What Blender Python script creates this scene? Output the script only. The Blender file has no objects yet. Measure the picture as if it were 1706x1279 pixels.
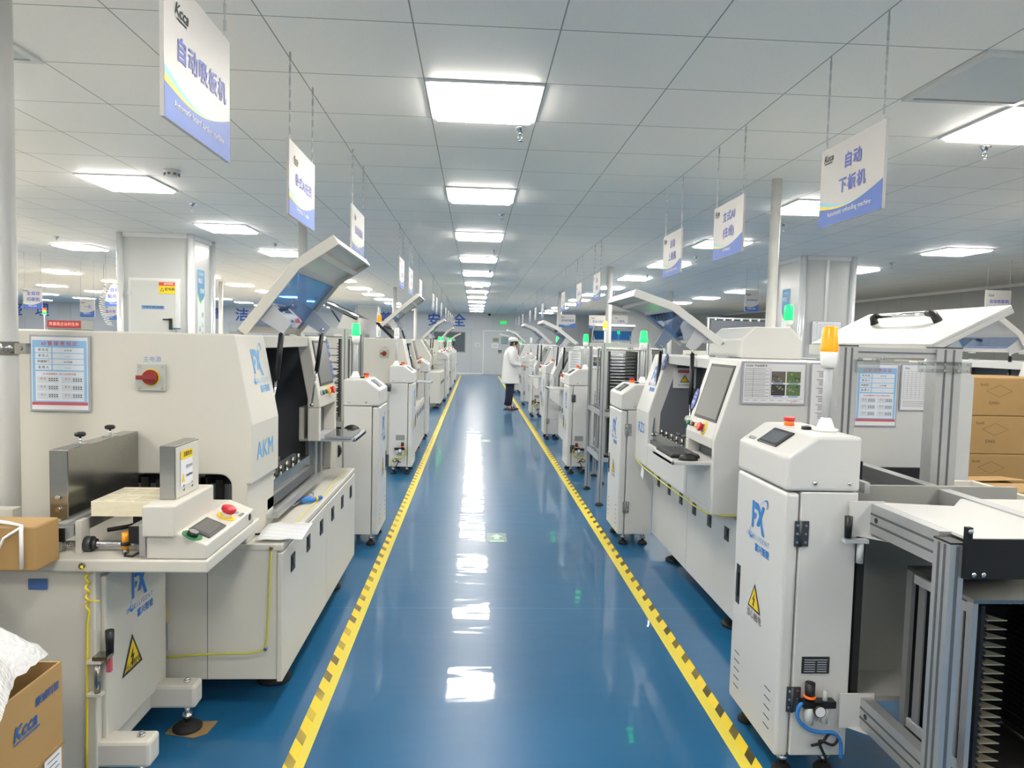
import bpy, bmesh, math, random
from math import sin, cos, pi, radians
from mathutils import Vector, Matrix
random.seed(7)
SC = bpy.context.scene
COL = SC.collection

# ---------------------------------------------------------------- camera, world, exposure
CAM_R = Vector((0.9983595, -0.0519397, 0.0240951))
CAM_U = Vector((-0.0208908, 0.0613780, 0.9978960))
CAM_F = Vector((0.0533094, 0.9967623, -0.0601922))
cd = bpy.data.cameras.new('camera')
cam = bpy.data.objects.new('camera', cd)
COL.objects.link(cam)
cam.matrix_world = Matrix((
    (CAM_R.x, CAM_U.x, -CAM_F.x, 0.0),
    (CAM_R.y, CAM_U.y, -CAM_F.y, 0.0),
    (CAM_R.z, CAM_U.z, -CAM_F.z, 1.55),
    (0, 0, 0, 1)))
cd.sensor_fit = 'HORIZONTAL'
cd.sensor_width = 36.0
cd.lens = 36.0 * 1170.0 / 1706.0
cd.clip_start = 0.05
cd.clip_end = 200
SC.camera = cam
W = bpy.data.worlds.new('world')
SC.world = W
W.use_nodes = True
W.node_tree.nodes['Background'].inputs[0].default_value = (0.8, 0.88, 1.0, 1)
W.node_tree.nodes['Background'].inputs[1].default_value = 0.05
SC.view_settings.view_transform = 'Standard'
SC.view_settings.look = 'None'
SC.view_settings.gamma = 1.0
SC.view_settings.use_curve_mapping = False
SC.view_settings.exposure = 0.88
LAMP_POWER = 20.0          # emission strength of one ceiling light panel
SC.cycles.max_bounces = 8
SC.cycles.diffuse_bounces = 4
SC.cycles.glossy_bounces = 4
SC.cycles.transmission_bounces = 6
SC.cycles.transparent_max_bounces = 12
SC.cycles.caustics_reflective = True
SC.cycles.caustics_refractive = False
SC.cycles.sample_clamp_indirect = 6.0

CEIL = 2.8235
YW = 32.7      # far wall

# ---------------------------------------------------------------- materials
def lin(h):
    h = h.lstrip('#')
    out = []
    for i in (0, 2, 4):
        c = int(h[i:i + 2], 16) / 255
        out.append(c / 12.92 if c <= 0.04045 else ((c + 0.055) / 1.055) ** 2.4)
    return (*out, 1)
MATS = {}
def mat(name, col, rough=0.5, metal=0.0, emit=None, es=0.0, coat=0.0, spec=0.5):
    if name in MATS:
        return MATS[name]
    m = bpy.data.materials.new(name)
    m.use_nodes = True
    b = m.node_tree.nodes['Principled BSDF']
    b.inputs['Base Color'].default_value = lin(col)
    b.inputs['Roughness'].default_value = rough
    b.inputs['Metallic'].default_value = metal
    b.inputs['Specular IOR Level'].default_value = spec
    b.inputs['Coat Weight'].default_value = coat
    b.inputs['Coat Roughness'].default_value = 0.05
    if emit:
        b.inputs['Emission Color'].default_value = lin(emit)
        b.inputs['Emission Strength'].default_value = es
    MATS[name] = m
    return m
def nodes(m):
    nt = m.node_tree
    return nt, nt.nodes, nt.links, nt.nodes['Principled BSDF']
def noisy(m, scale=6.0, amt=0.06, detail=4, rough_amt=0.0, bump=0.0, stretch=None):
    """mottle the base colour a little, optionally the gloss, optionally a bump"""
    nt, N, L, b = nodes(m)
    tc = N.new('ShaderNodeNewGeometry')
    src = tc.outputs['Position']
    if stretch:
        mp = N.new('ShaderNodeMapping')
        mp.inputs['Scale'].default_value = stretch
        L.new(src, mp.inputs['Vector'])
        src = mp.outputs['Vector']
    n = N.new('ShaderNodeTexNoise')
    n.inputs['Scale'].default_value = scale
    n.inputs['Detail'].default_value = detail
    L.new(src, n.inputs['Vector'])
    c = b.inputs['Base Color'].default_value[:]
    mx = N.new('ShaderNodeMix')
    mx.data_type = 'RGBA'
    mx.inputs['A'].default_value = tuple(max(0, v * (1 - amt)) for v in c[:3]) + (1,)
    mx.inputs['B'].default_value = tuple(min(1, v * (1 + amt)) for v in c[:3]) + (1,)
    L.new(n.outputs['Fac'], mx.inputs['Factor'])
    L.new(mx.outputs['Result'], b.inputs['Base Color'])
    if rough_amt:
        r = b.inputs['Roughness'].default_value
        mr = N.new('ShaderNodeMapRange')
        mr.inputs['To Min'].default_value = max(0.02, r - rough_amt)
        mr.inputs['To Max'].default_value = r + rough_amt
        L.new(n.outputs['Fac'], mr.inputs['Value'])
        L.new(mr.outputs['Result'], b.inputs['Roughness'])
    if bump:
        bp = N.new('ShaderNodeBump')
        bp.inputs['Strength'].default_value = bump
        bp.inputs['Distance'].default_value = 0.01
        L.new(n.outputs['Fac'], bp.inputs['Height'])
        L.new(bp.outputs['Normal'], b.inputs['Normal'])
    return m
def mth(N, L, op, a, b=None, c=None):
    n = N.new('ShaderNodeMath')
    n.operation = op
    for i, v in enumerate((a, b, c)):
        if v is None:
            continue
        if isinstance(v, (int, float)):
            n.inputs[i].default_value = v
        else:
            L.new(v, n.inputs[i])
    return n.outputs[0]

WHITE = noisy(mat('cream_paint', '#d1cec4', 0.38), 3, 0.02)
WHITE2 = noisy(mat('cool_white_paint', '#d0d0cd', 0.35), 3, 0.02)
GREYP = mat('grey_paint', '#8d908e', 0.45)
BLACK = mat('black_plastic', '#17181a', 0.4)
BLACKM = mat('black_anodised', '#1b1c1e', 0.5, 0.3)
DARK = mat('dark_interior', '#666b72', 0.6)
RUBBER = mat('rubber', '#1a1a1b', 0.7)
STEEL = noisy(mat('brushed_steel', '#a5a49f', 0.2, 0.95), 30, 0.12, stretch=(1, 1, 8))
CHROME = mat('chrome', '#d5d6d8', 0.12, 1.0)
ALU = noisy(mat('aluminium_profile', '#c3c5c6', 0.36, 0.75), 40, 0.05)
CHAINM = mat('chain_grey', '#b4b7b8', 0.4, 0.3)
ALUD = mat('aluminium_groove', '#6d7073', 0.5, 0.6)
BLUE = mat('print_blue', '#2f7fcb', 0.5)
BLUEL = mat('print_light_blue', '#6fb3e6', 0.5)
INK = mat('ink_black', '#2b2b2f', 0.6)
INKG = mat('ink_grey', '#6b6b70', 0.6)
RED = mat('red_plastic', '#d8323c', 0.3)
REDP = mat('print_red', '#c8606c', 0.55)
YEL = mat('yellow_plastic', '#efc02c', 0.35)
YELS = mat('warning_yellow', '#f0cf1e', 0.5)
ORANGE = mat('orange_glow_plastic', '#ef7a25', 0.3, emit='#ef5a10', es=0.15)  # slight emission makes the plastic glow, though it is no lamp
GREENB = mat('green_plastic', '#1f7a44', 0.35)
PAPER = mat('paper', '#e7e8ea', 0.6)
PAPERG = mat('grey_board', '#a8acb4', 0.5)
PAPERB = mat('poster_blue', '#8fbfe6', 0.5)
PAPERC = mat('poster_cell', '#dfe6ee', 0.6)
SCREEN = mat('screen_grey', '#5f5f5c', 0.3)
SCREENB = mat('panel_glass', '#5b6067', 0.15)
CARD = noisy(mat('cardboard', '#a88756', 0.75), 9, 0.08)
CARDD = noisy(mat('cardboard_inner', '#957a50', 0.8), 9, 0.08)
PINKSH = mat('red_brown_frame', '#8f6f69', 0.5)
GREENL = mat('green_lamp', '#2cf070', 0.3, emit='#00ff38', es=3.0)
ORANL = mat('orange_lamp', '#ff8a10', 0.3, emit='#ff6200', es=1.1)
YELL = mat('yellow_lamp', '#ffc85a', 0.3, emit='#ffb030', es=0.8)
REDL = mat('red_lamp', '#ff5a4a', 0.3, emit='#ff3020', es=0.8)
LAMPW = mat('lamp_white', '#f2f2f0', 0.3)
CYAN = mat('sign_cyan', '#7fc9ea', 0.5)
HINGE = mat('hinge_grey', '#4b4e52', 0.4, 0.5)
HINGEL = mat('hinge_light', '#9c9d9c', 0.4, 0.5)
SKIN = mat('skin', '#c79a80', 0.5)
COAT = noisy(mat('coat_white', '#dcdcda', 0.75), 8, 0.04)
TROUS = mat('trouser_navy', '#23283a', 0.8)
HAIR = mat('hair_black', '#1d1814', 0.5)
SANDAL = mat('sandal_dark', '#2c2f3a', 0.6)
HOSEB = mat('blue_hose', '#2f7fd0', 0.35)
WIREY = mat('wire_yellow_green', '#c9c43a', 0.5)
WIREG = mat('wire_green', '#3f9a4a', 0.5)
PCB = noisy(mat('board_cream', '#ece4c8', 0.5), 60, 0.05)
PLIER = mat('plier_blue', '#2a78c8', 0.4)
TERM = mat('pale_grey_plastic', '#b9bcbf', 0.4)

def glass(name, tint, gloss=0.08):
    m = bpy.data.materials.new(name)
    m.use_nodes = True
    nt = m.node_tree
    N, L = nt.nodes, nt.links
    for n in list(N):
        N.remove(n)
    o = N.new('ShaderNodeOutputMaterial')
    t = N.new('ShaderNodeBsdfTransparent')
    t.inputs[0].default_value = lin(tint)
    g = N.new('ShaderNodeBsdfGlossy')
    g.inputs['Roughness'].default_value = 0.03
    lw = N.new('ShaderNodeLayerWeight')
    lw.inputs['Blend'].default_value = 0.25
    mr = N.new('ShaderNodeMapRange')
    mr.inputs['To Min'].default_value = gloss
    mr.inputs['To Max'].default_value = 0.8
    mx = N.new('ShaderNodeMixShader')
    L.new(lw.outputs['Facing'], mr.inputs['Value'])
    L.new(mr.outputs['Result'], mx.inputs[0])
    L.new(t.outputs[0], mx.inputs[1])
    L.new(g.outputs[0], mx.inputs[2])
    L.new(mx.outputs[0], o.inputs[0])
    return m
BGLASS = glass('blue_acrylic', '#92c4f0', 0.12)
CGLASS = glass('clear_acrylic', '#e6ebec', 0.10)
PLASTIC_BAG = glass('clear_plastic_film', '#e8ecec', 0.22)

def floor_mat():
    m = mat('blue_epoxy', '#1f6ea6', 0.30, spec=0.25, coat=0.5)
    nt, N, L, b = nodes(m)
    g = N.new('ShaderNodeNewGeometry')
    n = N.new('ShaderNodeTexNoise')
    n.inputs['Scale'].default_value = 1.3
    n.inputs['Detail'].default_value = 6
    L.new(g.outputs['Position'], n.inputs['Vector'])
    mx = N.new('ShaderNodeMix')
    mx.data_type = 'RGBA'
    mx.inputs['A'].default_value = lin('#17557f')
    mx.inputs['B'].default_value = lin('#236590')
    L.new(n.outputs['Fac'], mx.inputs['Factor'])
    sep = N.new('ShaderNodeSeparateXYZ')
    L.new(g.outputs['Position'], sep.inputs[0])
    pp = mth(N, L, 'PINGPONG', mth(N, L, 'SUBTRACT', sep.outputs['Y'], 4.0), 3.0)
    seam = mth(N, L, 'LESS_THAN', pp, 0.003)
    mx2 = N.new('ShaderNodeMix')
    mx2.data_type = 'RGBA'
    mx2.inputs['B'].default_value = lin('#3d80a8')
    L.new(mx.outputs['Result'], mx2.inputs['A'])
    L.new(seam, mx2.inputs['Factor'])
    L.new(mx2.outputs['Result'], b.inputs['Base Color'])
    n2 = N.new('ShaderNodeTexNoise')
    n2.inputs['Scale'].default_value = 2.2
    n2.inputs['Detail'].default_value = 2
    mp = N.new('ShaderNodeMapping')
    mp.inputs['Scale'].default_value = (1, 2.4, 1)
    L.new(g.outputs['Position'], mp.inputs['Vector'])
    L.new(mp.outputs['Vector'], n2.inputs['Vector'])
    bp = N.new('ShaderNodeBump')
    bp.inputs['Strength'].default_value = 0.055
    bp.inputs['Distance'].default_value = 0.05
    L.new(n2.outputs['Fac'], bp.inputs['Height'])
    L.new(bp.outputs['Normal'], b.inputs['Normal'])
    mr = N.new('ShaderNodeMapRange')
    mr.inputs['From Min'].default_value = 0.3
    mr.inputs['From Max'].default_value = 0.7
    mr.inputs['To Min'].default_value = 0.025
    mr.inputs['To Max'].default_value = 0.065
    L.new(n.outputs['Fac'], mr.inputs['Value'])
    L.new(mr.outputs['Result'], b.inputs['Coat Roughness'])
    L.new(bp.outputs['Normal'], b.inputs['Coat Normal'])
    return m
def ceil_mat():
    m = mat('ceiling_tile', '#d3d6d8', 0.5)
    nt, N, L, b = nodes(m)
    g = N.new('ShaderNodeNewGeometry')
    sep = N.new('ShaderNodeSeparateXYZ')
    L.new(g.outputs['Position'], sep.inputs[0])
    px = mth(N, L, 'PINGPONG', mth(N, L, 'ADD', sep.outputs['X'], 0.278 + 30), 0.3)
    py = mth(N, L, 'PINGPONG', mth(N, L, 'ADD', sep.outputs['Y'], -3.535 + 30), 0.3)
    line = mth(N, L, 'MAXIMUM', mth(N, L, 'LESS_THAN', px, 0.0032), mth(N, L, 'LESS_THAN', py, 0.0032))
    vor = N.new('ShaderNodeTexVoronoi')
    vor.inputs['Scale'].default_value = 70
    L.new(g.outputs['Position'], vor.inputs['Vector'])
    dots = mth(N, L, 'LESS_THAN', vor.outputs['Distance'], 0.16)
    dots = mth(N, L, 'MULTIPLY', dots, 0.12)
    fac = mth(N, L, 'MAXIMUM', mth(N, L, 'MULTIPLY', line, 0.75), dots)
    mx = N.new('ShaderNodeMix')
    mx.data_type = 'RGBA'
    mx.inputs['A'].default_value = lin('#f7f4ed')
    mx.inputs['B'].default_value = lin('#63676b')
    L.new(fac, mx.inputs['Factor'])
    L.new(mx.outputs['Result'], b.inputs['Base Color'])
    return m
def panel_mat(name, col, step=1.0, axis='X'):
    """painted sandwich wall panels with narrow vertical joints"""
    m = mat(name, col, 0.35)
    nt, N, L, b = nodes(m)
    g = N.new('ShaderNodeNewGeometry')
    sep = N.new('ShaderNodeSeparateXYZ')
    L.new(g.outputs['Position'], sep.inputs[0])
    p = mth(N, L, 'PINGPONG', mth(N, L, 'ADD', sep.outputs[axis], 50.2), step / 2)
    line = mth(N, L, 'LESS_THAN', p, 0.006)
    mx = N.new('ShaderNodeMix')
    mx.data_type = 'RGBA'
    mx.inputs['A'].default_value = lin(col)
    c = lin(col)
    mx.inputs['B'].default_value = (c[0] * .55, c[1] * .55, c[2] * .55, 1)
    L.new(mth(N, L, 'MULTIPLY', line, 0.8), mx.inputs['Factor'])
    L.new(mx.outputs['Result'], b.inputs['Base Color'])
    return m
def tape_mat(name, dark, worn):
    m = mat(name, '#e8cf35', 0.4)
    nt, N, L, b = nodes(m)
    g = N.new('ShaderNodeNewGeometry')
    sep = N.new('ShaderNodeSeparateXYZ')
    L.new(g.outputs['Position'], sep.inputs[0])
    k = 1.45 if worn else -1.45
    v = mth(N, L, 'ADD', sep.outputs['Y'], mth(N, L, 'MULTIPLY', sep.outputs['X'], k))
    fr = mth(N, L, 'FRACT', mth(N, L, 'DIVIDE', mth(N, L, 'ADD', v, 10.0 + (0.009 if worn else 0.121)), 0.165))
    dk = mth(N, L, 'LESS_THAN', fr, 0.42)
    n = N.new('ShaderNodeTexNoise')
    n.inputs['Scale'].default_value = 2.5
    L.new(g.outputs['Position'], n.inputs['Vector'])
    mr = N.new('ShaderNodeMapRange')
    mr.inputs['From Min'].default_value = 0.35
    mr.inputs['From Max'].default_value = 0.6
    mr.inputs['To Min'].default_value = 0.35 if worn else 0.75
    mr.inputs['To Max'].default_value = 0.95
    L.new(n.outputs['Fac'], mr.inputs['Value'])
    mx = N.new('ShaderNodeMix')
    mx.data_type = 'RGBA'
    mx.inputs['A'].default_value = lin('#ecd037')
    mx.inputs['B'].default_value = lin(dark)
    L.new(mth(N, L, 'MULTIPLY', dk, mr.outputs['Result']), mx.inputs['Factor'])
    L.new(mx.outputs['Result'], b.inputs['Base Color'])
    return m
def grad_mat(name, c1, c2, axis, a, b_):
    """a printed two-tone blue"""
    m = mat(name, c1, 0.5)
    nt, N, L, b = nodes(m)
    tc = N.new('ShaderNodeTexCoord')
    sep = N.new('ShaderNodeSeparateXYZ')
    L.new(tc.outputs['Generated'], sep.inputs[0])
    mr = N.new('ShaderNodeMapRange')
    mr.inputs['From Min'].default_value = a
    mr.inputs['From Max'].default_value = b_
    L.new(sep.outputs[axis], mr.inputs['Value'])
    mx = N.new('ShaderNodeMix')
    mx.data_type = 'RGBA'
    mx.inputs['A'].default_value = lin(c1)
    mx.inputs['B'].default_value = lin(c2)
    L.new(mr.outputs['Result'], mx.inputs['Factor'])
    L.new(mx.outputs['Result'], b.inputs['Base Color'])
    return m
SIGNB = mat('sign_blue', '#4668b4', 0.5)
SIGNY = mat('sign_yellow', '#f0d23c', 0.5)
SIGNW = mat('sign_white', '#bdbbb7', 0.45)
SIGNT = mat('sign_text_blue', '#5a68b8', 0.5)

# ---------------------------------------------------------------- mesh helpers
TXC = {}
def text_mesh(s, bold=0.0, sp=1.0):
    k = (s, bold, sp)
    if k in TXC:
        return TXC[k]
    cu = bpy.data.curves.new('tmp', 'FONT')
    cu.body = s
    cu.align_x = 'CENTER'
    cu.align_y = 'CENTER'
    cu.offset = bold
    cu.space_character = sp
    cu.resolution_u = 2
    o = bpy.data.objects.new('tmp', cu)
    COL.objects.link(o)
    dg = bpy.context.evaluated_depsgraph_get()
    me = o.evaluated_get(dg).to_mesh()
    r = ([(v.co.x, v.co.y) for v in me.vertices], [tuple(p.vertices) for p in me.polygons])
    o.evaluated_get(dg).to_mesh_clear()
    bpy.data.objects.remove(o)
    bpy.data.curves.remove(cu)
    TXC[k] = r
    return r

class MB:
    def __init__(s, T=None):
        s.T = T or (lambda x, y, z: (x, y, z))
        s.v, s.f, s.mi, s.sm = [], [], [], []
    def add(s, vs, fs, m=0, smooth=False, raw=False):
        b = len(s.v)
        s.v += [tuple(p) if raw else s.T(*p) for p in vs]
        for f in fs:
            s.f.append(tuple(b + i for i in f))
            s.mi.append(m)
            s.sm.append(smooth)
        return s
    def box(s, x0, x1, y0, y1, z0, z1, m=0):
        return s.add([(x0, y0, z0), (x1, y0, z0), (x1, y1, z0), (x0, y1, z0), (x0, y0, z1), (x1, y0, z1), (x1, y1, z1), (x0, y1, z1)],
                     [(0, 3, 2, 1), (4, 5, 6, 7), (0, 1, 5, 4), (1, 2, 6, 5), (2, 3, 7, 6), (3, 0, 4, 7)], m)
    def obox(s, o, a, b, c, m=0):
        o, a, b, c = map(Vector, (o, a, b, c))
        P = [o, o + a, o + a + b, o + b, o + c, o + a + c, o + a + b + c, o + b + c]
        return s.add([tuple(p) for p in P], [(0, 3, 2, 1), (4, 5, 6, 7), (0, 1, 5, 4), (1, 2, 6, 5), (2, 3, 7, 6), (3, 0, 4, 7)], m)
    def prism(s, prof, ax, a, b, m=0, smooth=False):
        n = len(prof)
        def pt(u, v, w):
            return (w, u, v) if ax == 'x' else (u, w, v) if ax == 'y' else (u, v, w)
        vs = [pt(u, v, a) for u, v in prof] + [pt(u, v, b) for u, v in prof]
        s.add(vs, [tuple(range(n)), tuple(range(2 * n - 1, n - 1, -1))], m)
        k = len(s.v) - 2 * n
        for i in range(n):
            j = (i + 1) % n
            s.f.append((k + i, k + j, k + n + j, k + n + i))
            s.mi.append(m)
            s.sm.append(smooth)
        return s
    def cyl(s, p, q, r, r2=None, n=14, m=0, cap=True):
        p, q = Vector(p), Vector(q)
        r2 = r if r2 is None else r2
        d = (q - p).normalized()
        a = d.orthogonal().normalized()
        b = d.cross(a)
        vs = []
        for c, rr in ((p, r), (q, r2)):
            for i in range(n):
                t = 2 * pi * i / n
                vs.append(tuple(c + a * (rr * cos(t)) + b * (rr * sin(t))))
        s.add(vs, [(i, (i + 1) % n, n + (i + 1) % n, n + i) for i in range(n)], m, True)
        if cap:
            k = len(s.v) - 2 * n
            for f in (tuple(k + i for i in range(n)), tuple(k + 2 * n - 1 - i for i in range(n))):
                s.f.append(f)
                s.mi.append(m)
                s.sm.append(False)
        return s
    def tube(s, pts, r, n=8, m=0, smooth=0):
        pts = [Vector(p) for p in pts]
        if smooth:
            q = [pts[0]] + pts + [pts[-1]]
            out = []
            for i in range(1, len(q) - 2):
                a, b, c, d = q[i - 1:i + 3]
                for k in range(smooth):
                    t = k / smooth
                    out.append(.5 * ((2 * b) + (c - a) * t + (2 * a - 5 * b + 4 * c - d) * t * t + (3 * b - a - 3 * c + d) * t ** 3))
            pts = out + [pts[-1]]
        rings = []
        prev = None
        for i, p in enumerate(pts):
            d = (pts[min(i + 1, len(pts) - 1)] - pts[max(i - 1, 0)]).normalized()
            a = d.orthogonal().normalized() if prev is None else (prev - d * prev.dot(d)).normalized()
            prev = a
            b = d.cross(a)
            rr = r[i] if isinstance(r, (list, tuple)) else r
            rings.append([tuple(p + a * (rr * cos(2 * pi * k / n)) + b * (rr * sin(2 * pi * k / n))) for k in range(n)])
        vs = [v for g in rings for v in g]
        fs = []
        for i in range(len(rings) - 1):
            for k in range(n):
                fs.append((i * n + k, i * n + (k + 1) % n, (i + 1) * n + (k + 1) % n, (i + 1) * n + k))
        fs += [tuple(range(n)), tuple(len(vs) - 1 - k for k in range(n))]
        return s.add(vs, fs, m, True)
    def lathe(s, c, prof, n=20, m=0, ax=(0, 0, 1)):
        c, ax = Vector(c), Vector(ax).normalized()
        a = ax.orthogonal().normalized()
        b = ax.cross(a)
        vs, fs = [], []
        for r, h in prof:
            for k in range(n):
                t = 2 * pi * k / n
                vs.append(tuple(c + ax * h + a * (r * cos(t)) + b * (r * sin(t))))
        for i in range(len(prof) - 1):
            for k in range(n):
                fs.append((i * n + k, i * n + (k + 1) % n, (i + 1) * n + (k + 1) % n, (i + 1) * n + k))
        fs += [tuple(range(n)), tuple(len(vs) - 1 - k for k in range(n))]
        return s.add(vs, fs, m, True)
    def ell(s, c, rx, ry, rz, n=16, h=10, m=0):
        vs, fs = [], []
        for i in range(1, h):
            a = pi * i / h
            for k in range(n):
                t = 2 * pi * k / n
                vs.append((c[0] + rx * sin(a) * cos(t), c[1] + ry * sin(a) * sin(t), c[2] + rz * cos(a)))
        for i in range(h - 2):
            for k in range(n):
                fs.append((i * n + k, i * n + (k + 1) % n, (i + 1) * n + (k + 1) % n, (i + 1) * n + k))
        fs += [tuple(range(n)), tuple(len(vs) - 1 - k for k in range(n))]
        return s.add(vs, fs, m, True)
    def poly(s, pts, m=0, raw=False):
        return s.add(pts, [tuple(range(len(pts)))], m, raw=raw)
    # flat print in a frame O, R, U (world vectors)
    def flat(s, O, R, U, pts, m=0, lift=0.0):
        O, R, U = Vector(O), Vector(R), Vector(U)
        n = R.cross(U).normalized() * lift
        return s.add([tuple(O + R * x + U * y + n) for x, y in pts], [tuple(range(len(pts)))], m, raw=True)
    def rect(s, O, R, U, x0, x1, y0, y1, m=0, lift=0.0):
        return s.flat(O, R, U, [(x0, y0), (x1, y0), (x1, y1), (x0, y1)], m, lift)
    def text(s, t, O, R, U, size, m=0, bold=0.0, lift=0.0, sp=1.0, sx=1.0, shear=0.0):
        vs, fs = text_mesh(t, 0.0, sp)
        O, R, U = Vector(O), Vector(R).normalized(), Vector(U).normalized()
        n = R.cross(U).normalized() * lift
        if bold:
            for i, (du, dv) in enumerate(((-1, 0), (1, 0), (0, -1), (0, 1))):
                k = R.cross(U).normalized() * (lift - .00012 * (i + 1)) + (R * du + U * dv) * (bold * 1.15 * size)
                s.add([tuple(O + k + R * (x * size * sx + y * size * shear) + U * (y * size)) for x, y in vs], fs, m, raw=True)
        return s.add([tuple(O + R * (x * size * sx + y * size * shear) + U * (y * size) + n) for x, y in vs], fs, m, raw=True)
    def build(s, name, mats, parent=None, bev=0.0, seg=2, kind=None):
        me = bpy.data.meshes.new(name)
        off = Vector((0, 0, 0))
        p = parent
        while p is not None:
            off += p.location
            p = p.parent
        me.from_pydata([tuple(Vector(v) - off) for v in s.v], [], s.f)
        for mm in (mats if isinstance(mats, (list, tuple)) else [mats]):
            me.materials.append(mm)
        me.polygons.foreach_set('material_index', s.mi)
        me.polygons.foreach_set('use_smooth', s.sm)
        bm = bmesh.new()
        bm.from_mesh(me)
        bmesh.ops.recalc_face_normals(bm, faces=bm.faces)
        bm.to_mesh(me)
        bm.free()
        me.update()
        o = bpy.data.objects.new(name, me)
        COL.objects.link(o)
        o.parent = parent
        if bev:
            md = o.modifiers.new('bevel', 'BEVEL')
            md.width = bev
            md.segments = seg
            md.limit_method = 'ANGLE'
            md.angle_limit = radians(35)
        if kind:
            o['kind'] = kind
        return o

def tag(o, label, cat, group=None, kind=None):
    o['label'] = label
    o['category'] = cat
    if group:
        o['group'] = group
    if kind:
        o['kind'] = kind
    return o
def thing(name, loc, label, cat, group=None):
    o = bpy.data.objects.new(name, None)
    o.empty_display_size = 0.05
    COL.objects.link(o)
    o.location = loc
    return tag(o, label, cat, group)
def dup(root, d, label, group=None):
    r = root.copy()
    COL.objects.link(r)
    r.location = root.location + Vector(d)
    r['label'] = label
    if group:
        r['group'] = group
    for ch in list(root.children):
        c = ch.copy()
        COL.objects.link(c)
        c.parent = r
        for g in list(ch.children):
            e = g.copy()
            COL.objects.link(e)
            e.parent = c
    return r
ORD = ['first', 'second', 'third', 'fourth', 'fifth', 'sixth', 'seventh', 'eighth', 'ninth', 'tenth', 'eleventh', 'twelfth',
       'thirteenth', 'fourteenth', 'fifteenth', 'sixteenth', 'seventeenth', 'eighteenth']
XP, YP, ZP = Vector((1, 0, 0)), Vector((0, 1, 0)), Vector((0, 0, 1))

# ---------------------------------------------------------------- the room
XL, XR, YB = -23.0, 9.8, -6.0
FLOORM, CEILM = floor_mat(), ceil_mat()
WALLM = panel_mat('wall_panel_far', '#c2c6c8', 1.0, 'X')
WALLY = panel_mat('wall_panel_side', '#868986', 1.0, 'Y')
MB().box(XL - .1, XR + .1, YB - .1, YW + .1, -0.12, 0).build('floor', FLOORM, kind='structure')
MB().box(XL - .1, XR + .1, YB - .1, YW + .1, CEIL, CEIL + .1).build('ceiling', CEILM, kind='structure')
MB().box(XL, 5.3, YW, YW + .1, 0, CEIL).build('wall_far', WALLM, kind='structure')
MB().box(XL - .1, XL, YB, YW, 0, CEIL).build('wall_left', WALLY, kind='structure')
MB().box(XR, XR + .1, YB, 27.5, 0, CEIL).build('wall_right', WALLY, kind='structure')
MB().box(5.3, XR, 27.5, 27.6, 0, CEIL).build('wall_far_right', WALLM, kind='structure')
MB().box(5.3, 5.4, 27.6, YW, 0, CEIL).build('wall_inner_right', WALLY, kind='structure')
MB().box(XL, XR, YB - .1, YB, 0, CEIL).build('wall_back', WALLM, kind='structure')
MB().box(XL, 0.33, YW - .02, YW - .001, 0, 0.06).build('baseboard_far', mat('baseboard_white', '#e4e6e6', 0.3), kind='structure')
MB().box(2.02, 5.29, YW - .02, YW - .001, 0, 0.06).build('baseboard_far_right', MATS['baseboard_white'], kind='structure')
MB().box(XL, 5.3, YW - .05, YW - .001, CEIL - .05, CEIL - .001).build('trim_1', WHITE2, kind='structure')
MB().box(XR - .05, XR - .001, YB, 27.45, CEIL - .06, CEIL - .001).build('trim_2', WHITE2, kind='structure')
# the row of joints between ceiling tiles stands a little proud: a thin T bar every fifth tile along the aisle
# dark window to a corridor in the far wall
WIN = MB().box(-1.95, -0.46, YW - .03, YW - .004, 1.0, 1.95).build('window_1', mat('window_frame_grey', '#8f9699', 0.4), kind='structure')
b = MB().box(-1.91, -0.50, YW - .034, YW - .031, 1.04, 1.91)
b.build('pane', mat('dark_pane', '#5f676b', 0.08), WIN)
# double door
D = MB().box(0.35, 2.0, YW - .05, YW - .002, 0, 2.05).build('door_1', mat('door_frame', '#dfe2e3', 0.35), kind='structure')
DM = mat('door_leaf', '#c4c8c9', 0.35)
for k, (a, c) in enumerate(((0.40, 1.14), (1.15, 1.95))):
    lf = MB().box(a, c, YW - .065, YW - .045, 0.01, 2.0).build('door_leaf', DM, D)
    h = MB()
    hx = 1.10 if k == 0 else 1.19
    h.box(hx - .02, hx + .02, YW - .10, YW - .066, 1.0, 1.16)
    h.box(hx - .05, hx + .05, YW - .115, YW - .10, 1.09, 1.12)
    h.build('handle', HINGE, lf)
for nm, x0, x1, z0, z1, col, lab in (
        ('door_notice', 0.80, 1.08, 1.52, 1.70, '#93a083', 'green door notice taped above the white sheet on the double door'),
        ('door_notice', 0.76, 1.06, 1.24, 1.45, '#eceeee', 'white paper sheet taped under the green door notice'),
        ('door_sign', 1.20, 1.50, 1.42, 1.74, '#7f9a97', 'grey-green sign with white arrow on the second door leaf'),
        ('wall_notice', -0.02, 0.22, 1.28, 1.46, '#dadddf', 'small pale notice on the far wall beside the double door')):
    yy = YW - (0.066 if 'door' in nm else 0.003)
    o = MB().box(x0, x1, yy - .004, yy, z0, z1).build(nm, mat('notice_' + col, col, .5))
    tag(o, lab, 'notice')
    t = MB()
    for i in range(3):
        zz = z1 - .05 - i * (z1 - z0 - .06) / 3
        t.rect((0, yy - .005, 0), XP, ZP, x0 + .04, x1 - .04, zz - .012, zz)
    t.build('lettering', INKG if col != '#7f9a97' else PAPER, o)

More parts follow.
